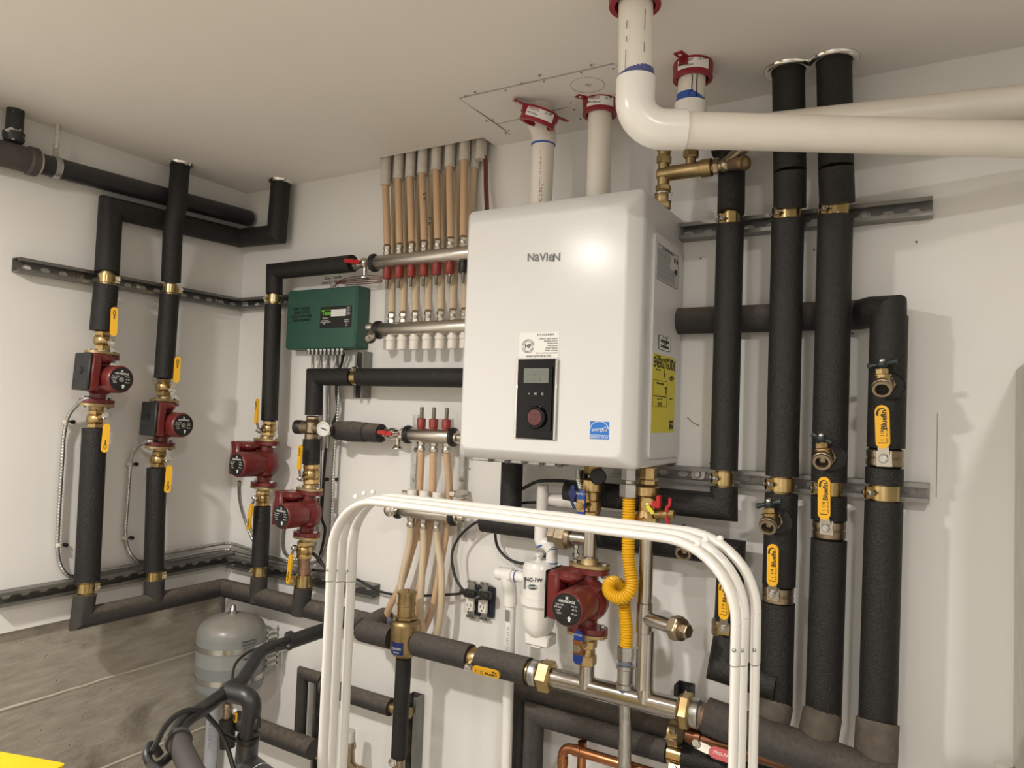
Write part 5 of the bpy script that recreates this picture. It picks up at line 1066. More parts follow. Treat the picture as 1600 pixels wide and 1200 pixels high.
# -- main steel header
t = thing('steel_header', 'shiny stainless header pipe between two bronze unions', 'pipe', (1.6, -HD, zm))
ha, hb = W(858, 1060, HD).x, W(1066, 1112, HD).x; m = MB(); m.lathe((ha, -HD, zm), X, [(0, .024), (hb-ha, .024)], 28); part('tube', m, M['steel'], t)
vx2 = W(1009, 1080, HD).x
for xx, zz_ in ((sx_, zv+.004), (vx2, W(1011, 985, d).z)):
    m = MB(); m.lathe((xx, -(HD+d)/2, zm), UP, [(.0, .021), (.026, .0195), (.03, .0185), (zz_-zm, .0185)], 22); part('branch', m, M['steel'], t)
def union(label, xa, xb, side, ring):
    u = thing('pipe_union', label, 'union', ((xa+xb)/2, -HD, zm)); m = MB(); m.lathe((xa, -HD, zm), X, [(0, .030), (.003, .034), (.006, .036)], 24); m.hexa((xa+.004, -HD, zm), (xb, -HD, zm), .040); part('nut', m, M['brass'], u)
    x_, s_ = (xa, -1) if side == 'L' else (xb, 1); m = MB(); m.lathe((x_, -HD, zm), X*s_, [(0, .031), (.004, .033), (.018, .033), (.020, .030), (.024, .028)], 24); part('collar', m, M['zinc'], u, 'zinc collar')
    m = MB(); m.lathe((x_+s_*.022, -HD, zm), X*s_, [(0, .026), (.004, .0275), (.012, .026), (.020, .027), (.026, .0255)], 24); part('sleeve', m, M[ring], u, 'worn copper end'); return u
union('bronze union at left end of the steel header', W(842, 1057, HD).x, W(864, 1062, HD).x, 'L', 'brass')
union('bronze union at right end of the steel header', W(1061, 1111, HD).x, W(1081, 1117, HD).x, 'R', 'copperd')
# header ball valve with flat yellow lever
hub, g0, g1 = W(731, 1041, HD+.045), W(739, 1045, HD+.058), W(781, 1055, HD+.058)
t = thing('ball_valve', 'yellow lever valve lying along main header left of union', 'valve', W(738, 1028, HD))
part('body', MB().lathe(f2b-X*.006, X, [(0, .024), (.006, .0275), (f3a.x-f2b.x, .0275), (f3a.x-f2b.x+.01, .024)], 20), M['brass'], t)
m = MB(); n_ = V((.1, -.9, -.35)).normalized(); strip(m, hub, g0.lerp(g1, .1), .014, n_, .0025); m.cyl(W(736, 1032, HD), hub, .009, seg=12); part('lever', m, M['nickel'], t)
m = MB(); m.hexa(hub, hub+n_*.008, .009); m.cyl(hub+n_*.008, hub+n_*.013, .005, seg=10); part('nut', m, M['chrome'], t)
m = MB(); u, v, nn = strip(m, g0, g1, .0215, n_, .006); gp_ = part('grip', m, M['yel'], t); txt_lever(gp_, g0, g1, u, v, nn, .0205)
# air separator
xs = W(633, 1000, HD).x; z_b, z_t = W(632, 1028, HD).z, W(636, 968, HD).z; z_tt = W(637, 927, HD).z
t = thing('air_separator', 'tall brass air separator with blue label on the header', 'separator', (xs, -HD, z_b))
m = MB(); m.lathe((xs, -HD, z_b), UP, [(0, .016), (.004, .024), (.014, .036), (.026, .042), (z_t-z_b-.012, .043), (z_t-z_b-.004, .041), (z_t-z_b, .036)], 30); part('body', m, M['brassd'], t)
m = MB(); l = z_tt-z_t; m.hexa((xs, -HD, z_t), (xs, -HD, z_t+.012), .032); m.lathe((xs, -HD, z_t+.010), UP, [(0, .0255), (l*.40, .0255), (l*.42, .0275), (l*.48, .0275), (l*.50, .0255), (l*.80, .0255), (l*.86, .028), (l*.94, .028), (l*.96, .022)], 24); m.cyl((xs, -HD, z_tt), (xs, -HD, z_tt+.012), .005, seg=8); part('float_head', m, M['brassd'], t)
f_ = (CAM-V((xs, -HD, z_b))); f_.z = 0; f_.normalize(); f_ = (f_*.85-X*.45).normalized(); s_ = f_.cross(UP)*-1; q = V((xs, -HD, (z_b*.66+z_t*.34)))
s_ = UP.cross(f_); vs = []; fs = []
for k in range(7):
    a_ = math.radians(-26+52*k/6); dv_ = f_*math.cos(a_)+s_*math.sin(a_); vs += [q+dv_*.0436-UP*.017, q+dv_*.0436+UP*.017, q+dv_*.042-UP*.017, q+dv_*.042+UP*.017]
for k in range(6): b_3 = 4*k; fs += [(b_3, b_3+4, b_3+5, b_3+1), (b_3+2, b_3+3, b_3+7, b_3+6), (b_3+1, b_3+5, b_3+7, b_3+3), (b_3, b_3+2, b_3+6, b_3+4)]
lb2 = part('maker_label', MB().add(vs, fs), M['dkblu'], t, 'dark blue maker label'); rt_ = s_ if s_.dot(RT) > 0 else -s_; text('CALEFFI', q+f_*.0442, rt_, UP, .0085, M['gauge'], lb2); text('DISCAL', q+f_*.0442-UP*.010, rt_, UP, .006, M['gauge'], lb2)
# drain valve under the insulated drop
q = W(623, 1186, HD); m = MB(); m.lathe(q+UP*.004, -UP, [(0, .015), (.010, .018), (.03, .018), (.034, .014), (.06, .014)], 16); t = thing('drain_valve', 'brass drain valve at bottom of insulated drop', 'valve', q-UP*.05); part('body', m, M['bronze'], t); m = MB(); k_ = W(614, 1191, HD+.03); m.cyl(q-UP*.015, k_, .006, seg=8); m.lathe(k_, -Y, [(0, .012), (.006, .012), (.008, .007)], 14); part('knob', m, M['chrome'], t)
# -- gas hose
zn = W(984, 742, .19); zn2 = W(983, 782, .19)
t = thing('gas_connector', 'yellow corrugated gas hose looping from boiler to grey union', 'hose', W(977, 1085, .16))
m = MB(); m.hexa((zn.x, -.19, bz0+.0), (zn.x, -.19, bz0-.034), .0195); part('top_nut', m, M['zinc'], t)
part('blue_tape', MB().lathe((zn.x, -.19, bz0+.002), -UP, [(0, .0195), (.008, .0195)], 14), M['lead'], t, 'blue-grey sealing tape')
m = MB(); m.lathe((zn.x, -.19, bz0-.034), -UP, [(0, .012), (.006, .012), (.007, .020)], 18); m.hexa((zn.x, -.19, bz0-.040), (zn.x, -.19, bz0-.074), .023); part('flare_nut', m, M['zinc'], t)
pth = [V((zn.x, -.19, bz0-.070)), W(982, 830, .192), W(982, 868, .195), W(985, 895, .20), W(987, 912, .205), W(983, 926, .212), W(971, 934, .216), W(958, 931, .212), W(951, 922, .203), W(953, 912, .190), W(962, 910, .170), W(971, 918, .160), W(975, 935, .160), W(977, 960, .165), W(979, 985, .165), W(978, 1012, .165)]
part('hose', MB().corr(smooth(pth, 8), .0122, .0158, .0062, 14), M['hose'], t)
gq = pth[-1]; gx = gq.x; zz0 = gq.z
m = MB(); m.hexa((gx, -.165, zz0+.004), (gx, -.165, zz0-.030), .0205); m.lathe((gx, -.165, zz0-.030), -UP, [(0, .015), (.008, .015), (.009, .012), (.02, .012)], 16); m.hexa((gx, -.165, zz0-.036), (gx, -.165, zz0-.050), .017); part('bottom_nut', m, M['zinc'], t)
zc0 = W(977, 1040, .165).z; zc1 = W(976, 1074, .165).z
m = MB(); m.lathe((gx, -.165, zc0+.004), -UP, [(0, .018), (.002, .0215), (.010, .0215), (.012, .0185), (zc0-zc1-.008, .0185), (zc0-zc1-.006, .0215), (zc0-zc1+.004, .0215), (zc0-zc1+.006, .018)], 22)
cu_ = thing('gas_coupling', 'grey iron coupling with blue tape under the yellow hose', 'fitting', (gx, -.165, zc1)); part('coupling', m, M['zinc'], cu_)
for z_ in (zc0+.006, zc1-.008): part('tape_ring', MB().lathe((gx, -.165, z_+.004), -UP, [(0, .0165), (.008, .0165)], 18), M['lead'], cu_, 'blue thread tape')
gp0 = W(974, 1195, .10); m = MB(); m.cyl((gx, -.165, zc1), (gx, -.155, zm-.05), .0155, seg=18); m.cyl((gx, -.155, zm-.04), (gx+.0, -.125, .01), .0155, seg=18)
solo('gas_pipe', m, M['zinc'], 'grey galvanised gas pipe dropping behind the steel header', 'pipe')
# -- hot side
hx = W(1012, 790, d).x; d2 = .17
t = thing('isolation_valve', 'brass hot outlet valve with red lever and yellow pointer', 'valve', (hx, -d2, W(1012, 822, d2).z))
zq = lambda py: W(1012, py, d2).z
m = MB(); m.hexa((hx, -d2, bz0), (hx, -d2, bz0-.030), .0195); m.lathe((hx, -d2, zq(752)), -UP, [(-.006, .017), (0, .019), (.004, .019), (.006, .016)], 18); m.hexa((hx, -d2, zq(748)), (hx, -d2, zq(758)), .0225); m.lathe((hx, -d2, zq(759)), -UP, [(0, .024), (.003, .0275), (.022, .0275), (.026, .021)], 22); m.cyl((hx, -d2, zq(770)), (hx, -d2, zq(800)), .0215, seg=18); m.lathe((hx, -d2, zq(798)), -UP, [(0, .024), (.015, .026), (.018, .022)], 20); m.hexa((hx, -d2, zq(806)), (hx, -d2, zq(822)), .029); part('body', m, M['brass'], t)
q = W(1012, 789, d2+.035); m = MB(); m.lathe(q+Y*.012, -Y, [(0, .017), (.010, .018), (.012, .0165), (.012, .005), (.016, .005), (.017, .003)], 24); part('dial', m, M['brassb'], t, 'round brass dial')
m = MB(); strip(m, q-Y*.006, W(1021, 803, d2+.042), .009, V((-.1, -1, 0)), .003); part('pointer', m, M['yellab'], t, 'yellow pointer')
m = MB(); a_, b_4 = W(1030, 774, d2+.03), W(1029, 794, d2+.03); m.box((a_+b_4)/2, .010, .016, (a_-b_4).length, .002); m.box(W(1025, 788, d2+.03), .02, .012, .016, .002); part('red_stop', m, M['redlev'], t, 'red handle stop')
q0, q1 = W(1026, 803, d2+.01), W(1046, 803, d2+.02); m = MB(); m.cyl(q0, q1, .0125, seg=16); m.hexa(q0.lerp(q1, .9), q1+X*.012, .0105); part('side_port', m, M['brass'], t)
m = MB(); m.sweep(smooth([W(1047, 778, d2+.02), W(1046, 789, d2+.022), W(1042, 794, d2+.026), W(1042, 812, d2+.026), W(1045, 818, d2+.024), W(1045, 828, d2+.022)], 4), .0042, 8); part('butterfly_lever', m, M['redlev'], t, 'thin red butterfly lever')
zb1 = zq(824); zb0 = zm+.02; zte2 = W(1012, 966, d2).z
t = thing('steel_riser', 'stainless riser below hot outlet with bronze cap on right tee', 'pipe', (hx, -d2, zb0))
m = MB(); m.lathe((hx, -d2, zb1), -UP, [(0, .017), (zb1-zte2-.036, .017), (zb1-zte2-.034, .019), (zb1-zte2+.034, .019), (zb1-zte2+.036, .017), (zb1-zm-.03, .017)], 24); part('tube', m, M['steel'], t)
xe = W(1052, 970, d2+.03).x; be = V((xe, -d2-.03, zte2)); bs = V((hx, -d2, zte2)); m = MB(); m.cyl(bs, be, .0165, seg=22); part('tee_branch', m, M['steel'], t)
u_ = (be-bs).normalized(); m = MB(); m.hexa(be-u_*.002, be+u_*.022, .0285); m.lathe(be+u_*.022, u_, [(0, .026), (.005, .025), (.006, .019), (.010, .019)], 20); m.hexa(be+u_*.030, be+u_*.044, .0165); part('cap_nut', m, M['bronze'], t, 'bronze cap nut')
# ================================================================== CONDENSATE NEUTRALISER AND PVC
d = .13; nx = W(843, 940, d).x; zr = lambda py: W(843, py, d).z
t = thing('neutraliser', 'white condensate neutraliser canister with green oval badge', 'canister', (nx, -d, zr(1003)))
m = MB(); z0_ = zr(882); m.lathe((nx, -d, z0_+.016), -UP, [(0, .012), (.002, .026), (.008, .040), (.018, .0455), (.024, .0465), (z0_-zr(932)+.014, .0470)], 34); part('head', m, M['pvcw'], t)
m = MB(); m.lathe((nx, -d, zr(931)), -UP, [(0, .047), (.002, .0505), (.018, .0505), (.022, .047), (.026, .044)], 34); part('collar_ring', m, M['pvcw'], t)
zb_ = zr(940); m = MB(); H_ = zb_-zr(1000); m.lathe((nx, -d, zb_), -UP, [(0, .044), (H_*.40, .0435), (H_*.62, .040), (H_*.8, .032), (H_*.93, .018), (H_, .004)], 34); part('bowl', m, M['pvcw'], t)
m = MB(); m.box((nx+.004, -d+.005, zr(998)), .070, .05, .030, .004); m.box((nx+.0, -d, zr(1008)), .03, .03, .012, .003); part('foot', m, M['pvcw'], t)
f_ = (CAM-V((nx, -d, z0_))); f_.z = 0; f_.normalize(); f_ = (f_-X*.12).normalized(); s_ = UP.cross(f_); s_ = s_ if s_.dot(RT) > 0 else -s_; q = V((nx, -d, zr(905)))+f_*.0475
text('NC-1W', q-s_*.012+UP*.008, s_, UP, .0135, M['ink'], t, bold=.03)
m = MB(); m.plate([(p[0], p[1]) for p in circ(.0062, 24, 2.1)], q-s_*.014-UP*.010, s_, UP, f_, .0006); ov = part('oval_badge', m, M['green'], t, 'green oval badge'); text('AXIOM', q-s_*.014-UP*.010+f_*.0010, s_, UP, .0075, M['wink'], ov, bold=.02)
m = MB()
for k in range(4): m.box(q+s_*.021+UP*(.008-.006*k)-f_*.003, .0005, .011, .002, ax=(f_, s_, UP))
m.box(q-s_*.036-f_*.012-UP*.004, .0005, .006, .03, ax=(f_, s_, UP)); part('fine_print', m, M['gink'], t)
vq = W(848, 876, d); m = MB(); m.lathe(V((nx+.004, -d-.02, zr(880)+.008)), UP, [(0, .010), (.004, .010), (.006, .006), (.014, .006), (.016, .011), (.022, .011), (.024, .006)], 14); part('cap_knob', m, M['pvcw'], t, 'small white cap knob')
# condensate trap pipework
xv = W(847, 800, d).x; zt_ = W(847, 758, d).z; xi = W(862, 870, d).x
t = thing('condensate_pipe', 'white trap pipework between boiler and neutraliser', 'pipe', (xi, -d, zr(886)))
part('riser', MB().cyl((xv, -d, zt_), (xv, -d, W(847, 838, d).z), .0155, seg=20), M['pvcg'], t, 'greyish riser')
zz2 = W(847, 838, d).z; m = MB(); m.sweep(smooth([V((xv, -d, zz2+.055)), V((xv, -d, zz2+.02)), V((xv+.002, -d, zz2-.012)), V(((xv+xi)/2+.004, -d, W(855, 850, d).z)), V((xi, -d, W(862, 858, d).z))], 5), .0185, 20); part('offset_bend', m, M['pvcw'], t)
part('glue_ring', MB().lathe(V((xv+.006, -d, zz2-.020)), V((.5, 0, -1)), [(0, .0188), (0, .0194), (.004, .0194), (.004, .0188)], 20), M['primerb'], t, 'blue glue ring')
part('drop', MB().cyl((xi, -d, W(862, 854, d).z), (xi, -d, zr(886)), .0150, seg=20), M['pvcw'], t)
for py in (857, 880): part('glue_ring', MB().lathe(V((xi, -d, W(862, py, d).z)), UP, [(0, .0152), (0, .0160), (.003, .0160), (.003, .0152)], 20), M['primerb'], t, 'blue glue ring')
zc_ = W(870, 781, .10).z; xr_ = W(995, 792, .10).x
t = thing('condensate_pipe', 'greyish horizontal plastic pipe behind the brass valves', 'pipe', ((xv+xr_)/2, -.10, zc_))
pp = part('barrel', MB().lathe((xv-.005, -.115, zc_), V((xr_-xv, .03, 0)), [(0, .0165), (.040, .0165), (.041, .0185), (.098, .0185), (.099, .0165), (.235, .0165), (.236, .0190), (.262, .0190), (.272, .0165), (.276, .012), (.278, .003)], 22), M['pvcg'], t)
text('CHARLOTTE', W(943, 786, .125), X, UP, .014, M['ink'], pp, 'pipe_print')
m = MB(); q = W(852, 850, .01); m.box(q, .014, .004, .045, .001); m.cyl(W(849, 865, .02), W(849, 865, .03), .008, seg=10); solo('pipe_strap', m, M['zinc'], 'small steel strap with screw behind condensate drop', 'strap')
# outlet tee and drain pipe
xe_ = W(790, 905, d).x; ze_ = W(800, 899, d).z
t = thing('condensate_drain', 'white elbow and drain pipe left of neutraliser', 'pipe', (xe_, -.06, .55))
m = MB(); m.cyl((nx-.03, -d, ze_), (xe_+.012, -d, ze_), .0145, seg=20); part('outlet', m, M['pvcw'], t); part('glue_ring', MB().lathe(V((W(806, 903, d).x, -d, ze_)), X, [(0, .0148), (0, .0156), (.003, .0156), (.003, .0148)], 20), M['primerb'], t, 'blue glue ring')
m = MB(); m.lathe((xe_+.022, -d, ze_), -X, [(0, .0185), (.026, .0185), (.034, .016), (.042, .018), (.050, .016), (.054, .008)], 20); m.sweep(smooth([V((xe_+.004, -d, ze_)), V((xe_+.006, -d+.004, ze_-.02)), V((xe_+.004, -d+.02, ze_-.05)), V((xe_+.003, -d+.025, ze_-.085))], 5), .0190, 20); part('elbow', m, M['pvcw'], t)
a_ = V((xe_+.003, -d+.025, ze_-.075)); b_5 = W(787, 1190, .09); pp = part('drop', MB().cyl(a_, V((a_.x-.002, -.08, .02)), .0150, seg=20), M['pvcw'], t)
text('PVC-1120 1/2 IN', W(793, 1000, d+.0), UP, -X, .010, M['gink'], pp, 'pipe_print'); m = MB(); q = W(792.5, 962, d-.008); m.box(q, .012, .0008, .03); part('barcode_mark', m, M['gink'], pp)
m = MB(); q = W(1569, 1192, .04); m.lathe(q, -UP, [(0, .011), (0, .016), (.004, .0165), (.02, .0165), (.022, .0145), (.72, .0145)], 20); solo('pipe_stub', m, M['pvcw'], 'top of a small white pipe by the right concrete pier', 'pipe')
# ================================================================== OUTLETS AND CORDS
def outlet(label, cxp, cyp):
    q = W(cxp, cyp, .012); t = thing('power_outlet', label, 'outlet', q); 
    part('back_box', MB().box(q+V((.006, .008, -.002)), .044, .02, .086, .002), M['navy'], t, 'open dark wall box')
    part('face', MB().box(q+V((0, -.010, 0)), .030, .012, .066, .003), M['cap'], t)
    for sg in (-1, 1):
        part('yoke', MB().box(q+V((0, -.004, sg*.044)), .022, .003, .022, .001), M['zinc'], t)
        for k in (-1, 1): part('yoke_ear', MB().box(q+V((k*.012, -.004, sg*.050)), .011, .003, .009, .001), M['zinc'], t)
    m = MB()
    for k in (-1, 1): m.box(q+V((k*.006, -.0163, -.014)), .0015, .0008, .008)
    m.cyl(q+V((0, -.0158, -.025)), q+V((0, -.0168, -.025)), .0024, seg=8); part('slots', m, M['ink'], t)
    return q
qa = outlet('left uncovered power outlet on back wall', 738, 936); qb = outlet('right uncovered power outlet on back wall', 758, 939)
def plug(label, q, cordpts, side, cordlabel, r=.0040):
    t = thing('power_plug', label, 'plug', q); m = MB(); m.box(q, .042, .028, .024, .006); m.cyl(q, q+side*.035, .010, .007, 12); part('body', m, M['blk'], t)
    part('cord', MB().sweep(smooth(cordpts, 6), r, 10), M['rub'], t)
pa_ = W(735, 927, .04); pb_ = W(757, 930, .04)
plug('black plug in left outlet with cord running left along wall', pa_, [pa_-X*.02, W(715, 928, .035), W(680, 930, .05), W(640, 931, .04), W(600, 926, .03), W(575, 914, .05), W(555, 904, .05), W(530, 893, .04), W(505, 892, .05), W(488, 890, .06)], -X, '')
plug('black plug in right outlet with cord curling up to rack', pb_, [pb_-X*.015, W(742, 932, .05), W(726, 924, .07), W(712, 903, .07), W(706, 872, .07), W(712, 848, .06), W(730, 826, .06), W(754, 811, .06), W(785, 797, .05), W(812, 787, .04), W(835, 785, .04), W(850, 786, .04)], V((-.6, -.4, -.3)), '')
m = MB(); m.sweep(smooth([W(775, 818, .05), W(774, 838, .04), W(778, 855, .03), W(790, 870, .03), W(808, 879, .03), W(832, 881, .03), W(846, 874, .03), W(854, 866, .03)], 6), .0042, 10); solo('control_cable', m, M['rub'], 'black cable curving down behind rack top to neutraliser', 'cable')
m = MB(); m.sweep(smooth([W(800, 772, .06), W(816, 764, .06), W(838, 753, .06), W(860, 751, .07), W(885, 752, .1), W(902, 756, .15)], 6), .0048, 10); solo('control_cable', m, M['rub'], 'black cable arching under boiler to blue lever valve', 'cable')
m = MB(); m.sweep(smooth([W(537, 552, .04), W(534, 568, .03), W(529, 580, .03), W(526, 596, .03), W(526, 620, .025), W(528, 640, .025), W(518, 668, .025), W(511, 690, .025), W(507, 730, .025), W(504, 780, .025), W(503, 810, .025), W(508, 826, .025), W(505, 848, .025), W(500, 872, .03), W(506, 884, .04), W(515, 893, .045)], 5), .0050, 10); solo('control_cable', m, M['rub'], 'thick black cable dropping from green box past gauge', 'cable')
m = MB(); m.sweep(smooth([W(485, 862, .07), W(494, 869, .06), W(502, 880, .05), W(515, 893, .045), W(532, 900, .04), W(548, 906, .04)], 5), .0052, 10); solo('control_cable', m, M['rub'], 'black cable slumping beside lower red pump to rack legs', 'cable')
# armoured cables
def armour(label, pts, r=.0058): solo('armoured_cable', MB().corr(smooth(pts, 6), r*.86, r*1.12, .0095, 8), M['zinc'], label, 'cable', sharp=60)
cz1, cz2 = 1.012, 1.030
armour('armoured cable from outermost left pump looping down and right to corner', [L(141, 622, .10), L(131, 624, .09), L(117, 636, .05), L(106, 652, .03), L(100, 680, .02), L(98, 710, .02), L(94, 770, .02), L(91, 820, .02), L(90, 855, .02), L(93, 878, .02), L(101, 894, .03), L(115, 900, .03), L(155, 892, .025), L(225, 880, .025), V((.025, -.14, cz1)), V((.035, -.035, cz1)), V((.12, -.035, cz1)), W(398, 868, .035), W(428, 873, .035), W(455, 879, .04), W(482, 880, .04)])
armour('armoured cable from second left pump looping down to the corner', [L(240, 689, .10), L(231, 690, .09), L(217, 696, .05), L(208, 706, .03), L(204, 722, .02), L(201, 760, .02), L(198, 800, .02), L(196, 830, .02), L(199, 854, .02), L(206, 868, .03), L(220, 876, .03), V((.025, -.30, cz2)), V((.025, -.12, cz2+.004)), V((.035, -.03, cz2+.004)), V((.12, -.03, cz2)), W(398, 861, .03), W(424, 868, .035), W(445, 876, .05)])
armour('armoured cable under the red pump nearest the corner', [W(374, 752, .16), W(374, 770, .13), W(377, 792, .06), W(384, 815, .03), W(392, 836, .03), W(402, 856, .03)])
armour('armoured cable under the lower red pump beside rack', [W(444, 824, .17), W(443, 838, .14), W(443, 856, .10), W(449, 868, .06), W(462, 874, .05), W(480, 874, .04)])
for k, (xx, pts) in enumerate(((489, [(489, 552), (489, 575), (490, 640), (492, 700), (497, 780), (496, 815), (492, 850)]), (501.5, [(501.5, 552), (502, 575), (502, 650), (499, 760), (497, 815), (490, 858)]), (514, [(514, 552), (513.5, 575), (513.5, 620), (513, 655), (511, 700)]), (527, [(527, 552), (528, 575), (529, 610), (528, 640), (524, 690), (521, 740), (519, 790), (517, 830), (509, 858), (496, 876), (484, 880)]))):
    armour(('first', 'second', 'third', 'fourth, longest')[k]+' armoured cable from left under the green box', [W(*q, .03 if q[1] > 560 else .05) for q in pts], .0052)
for q, lb in (((112, 659), 'upper clip on outermost left armoured cable'), ((101, 851), 'lower clip on outermost left armoured cable'), ((211, 725), 'upper clip on second left armoured cable'), ((204, 840), 'lower clip on second left armoured cable')):
    t = thing('cable_clip', lb, 'clip', L(*q, .01)); P = L(q[0]-9, q[1], .022); part('strap', MB().lathe(P-UP*.005, UP, [(0, .0075), (0, .009), (.010, .009), (.010, .0075)], 14), M['slv'], t); Q = L(*q, 0); part('anchor', MB().lathe(Q, X, [(0, .006), (.012, .006), (.014, .004)], 10), M['blk'], t); part('tail', MB().cyl(Q+X*.010, P, .0028, seg=6), M['blk'], t)
for q in ((512.5, 749), (527, 749)):
    t = thing('cable_clip', 'dark clip holding the vertical cables, '+('left' if q[0] < 520 else 'right')+' half', 'clip', W(*q, .005)); part('anchor', MB().lathe(W(*q, 0), -Y, [(0, .006), (.010, .006), (.012, .004)], 10), M['blk'], t)
# ================================================================== LOW MIDDLE: COPPER AND RED LEVER
d = .12; ca_, cb_ = W(880, 1166, d), W(964, 1192, d); zcp = (ca_.z+cb_.z)/2
m = MB(); m.sweep(fillet([V((ca_.x, -d, .01)), V((ca_.x, -d, zcp)), V((1.9, -d, zcp))], .022, 6), .0125, 16); t = thing('copper_pipe', 'bright copper pipe with elbow at the bottom, left of gas pipe', 'pipe', (ca_.x, -d, .55)); part('tube', m, M['copper'], t)
for P, ax in ((V((ca_.x, -d, zcp-.045)), UP), (V((ca_.x+.030, -d, zcp)), X)): part('socket', MB().lathe(P, ax, [(0, .0128), (0, .0140), (.020, .0140), (.021, .0128)], 18), M['copper'], t)
c2x = W(908, 1180, .10).x; m = MB(); m.cyl((c2x, -.095, .01), (c2x, -.095, W(908, 1158, .095).z), .0115, seg=14); solo('copper_pipe', m, M['copper'], 'vertical copper pipe tucked behind low insulated line', 'pipe')
dA = .145; pa2, pb2 = W(1073, 1147, dA), W(1160, 1171, dA); zz_ = (pa2.z+pb2.z)/2
t = thing('copper_pipe', 'dull copper pipe running right below the right bronze union', 'pipe', (pa2.x, -dA, zz_)); part('tube', MB().cyl((pa2.x, -dA, zz_), (2.6, -dA+.03, zz_-.03), .0165, seg=18), M['copperb'], t)
for xx in (pa2.x+.006, pa2.x+.10, 2.02): part('socket', MB().lathe((xx, -dA, zz_), X, [(0, .0166), (0, .019), (.028, .019), (.029, .0166)], 18), M['copperb'], t)
bc = W(1055, 1146, .10); t = thing('pipe_clamp', 'bronze clamp with bolt below right bronze union', 'clamp', bc); m = MB(); m.lathe(bc, X, [(-.012, .026), (-.012, .029), (.012, .029), (.012, .026)], 22); part('band', m, M['brassd'], t); m = MB(); q = bc+V((.004, -.03, .012)); m.hexa(q, q+V((0, -.004, .012)), .008); m.box(bc+V((0, -.030, 0)), .026, .020, .004, .001); part('bolt', m, M['bronze'], t)
h0, h1, h2 = W(1088, 1163, .19), W(1108, 1173, .195), W(1150, 1187, .20); t = thing('ball_valve', 'red lever valve low behind the right rack legs', 'valve', h0); n_ = V((0, -.8, .6)).normalized()
m = MB(); strip(m, h0, h1.lerp(h2, .1), .018, n_, .003); part('lever', m, M['nickel'], t); m = MB(); m.hexa(h0, h0+n_*.010, .009); m.cyl(h0, V((h0.x, -.10, h0.z-.04)), .009, seg=10); part('nut', m, M['chrome'], t); m = MB(); u, v, nn = strip(m, h1, h2, .024, n_, .006); gp_ = part('grip', m, M['redlev'], t, 'red vinyl grip'); text('PRO-PAL', h1.lerp(h2, .5)+nn*.0034, u, v, .010, M['wink'], gp_)
# relief valve behind left rack legs
d = .09; a_, b_6 = W(547, 1141, d), W(545, 1200, d); m = MB(); m.lathe(a_, -UP, [(0, .010), (.001, .0165), (.03, .0175), (.034, .0165)], 20); t = thing('fill_valve', 'small brass fill valve with grey cap low by the rack legs', 'valve', b_6); part('cap', m, M['glab'], t, 'pale grey plastic cap'); m = MB(); m.lathe(a_-UP*.034, -UP, [(0, .018), (.012, .021), (.020, .021), (.022, .017), (.05, .018), (.07, .022), (.10, .022)], 20); q = a_-UP*.105; m.cyl(q, q+V((.05, -.01, -.006)), .017, seg=16); m.hexa(q+V((.045, -.01, -.006)), q+V((.075, -.014, -.008)), .022); part('body', m, M['bronze'], t)
# ================================================================== EXPANSION TANK
tx, ty = W(361, 1010, .16).x, -.16; TR = .111
zt0, zt1 = W(361, 1084, .16).z, W(361, 957, .16).z
t = thing('expansion_tank', 'grey expansion tank strapped in the corner above concrete', 'tank', (tx, ty, zt0)); H_ = zt1-zt0
pr = [(0, .02), (.003, TR*.45), (.012, TR*.80), (.026, TR*.965), (.04, TR)]
mid = H_*.42
pr += [(mid-.006, TR), (mid-.003, TR*1.012), (mid+.003, TR*1.012), (mid+.006, TR)]
top_ = H_-.05; pr += [(top_-.02, TR), (top_, TR*.985), (top_+.018, TR*.90), (top_+.034, TR*.70), (top_+.045, TR*.42), (H_, TR*.1)]
part('shell', MB().lathe((tx, ty, zt0), UP, pr, 44), M['tank'], t)
part('air_valve', MB().lathe((tx, ty, zt1-.003), UP, [(0, .017), (.004, .017), (.006, .012), (.012, .012), (.014, .010), (.026, .0085), (.031, .004)], 16), M['zinc'], t, 'capped air valve')
for hh in (.22, .60):
    part('strap', MB().lathe((tx, ty, zt0+H_*hh), UP, [(0, TR*1.004), (0, TR*1.018), (.017, TR*1.018), (.017, TR*1.004)], 44), M['tankb'], t, 'bright steel strap')
f_ = (CAM-V((tx, ty, zt0))); f_.z = 0; f_.normalize(); s_ = UP.cross(f_); s_ = s_ if s_.dot(RT) > 0 else -s_
for k, (s__, a__, z__, sz) in enumerate((('THERM-X-TROL', .52, .74, .0095), ('EXPANSION TANK', .52, .70, .0075), ('MAX 100 PSIG', .52, .66, .0075), ('ST-5', .60, .56, .012), ('WARNING', .48, .53, .008))):
    dv_ = f_*math.cos(a__)+s_*math.sin(a__); tn = (s_*math.cos(a__)-f_*math.sin(a__)); q = V((tx, ty, zt0+H_*z__))+dv_*(TR+.001); text(s__, q, tn, UP, sz, M['ink'], t, 'tank_print', sx=.8)
m = MB()
for i in range(8):
    for j in range(5):
        a__ = .30+.045*i; dv_ = f_*math.cos(a__)+s_*math.sin(a__); m.box(V((tx, ty, zt0+H_*(.45-.018*j)))+dv_*(TR+.0004), .0008, .0036, .0022, ax=(dv_, UP.cross(dv_), UP))
part('fine_print', m, M['gink'], t)
bk = thing('tank_bracket', 'perforated steel bracket holding the grey tank to wall', 'bracket', (tx+.07, -.02, zt0+.1))
m = MB()
for k in range(7): m.box((tx+TR*.93, -.075, zt0+H_*(.35+.07*k)), .003, .05, .009)
for yy in (-.052, -.098): m.box((tx+TR*.93, yy, zt0+H_*.56), .003, .006, H_*.52)
m.box((tx+TR*.93, -.026, zt0+H_*.5), .003, .05, .02)
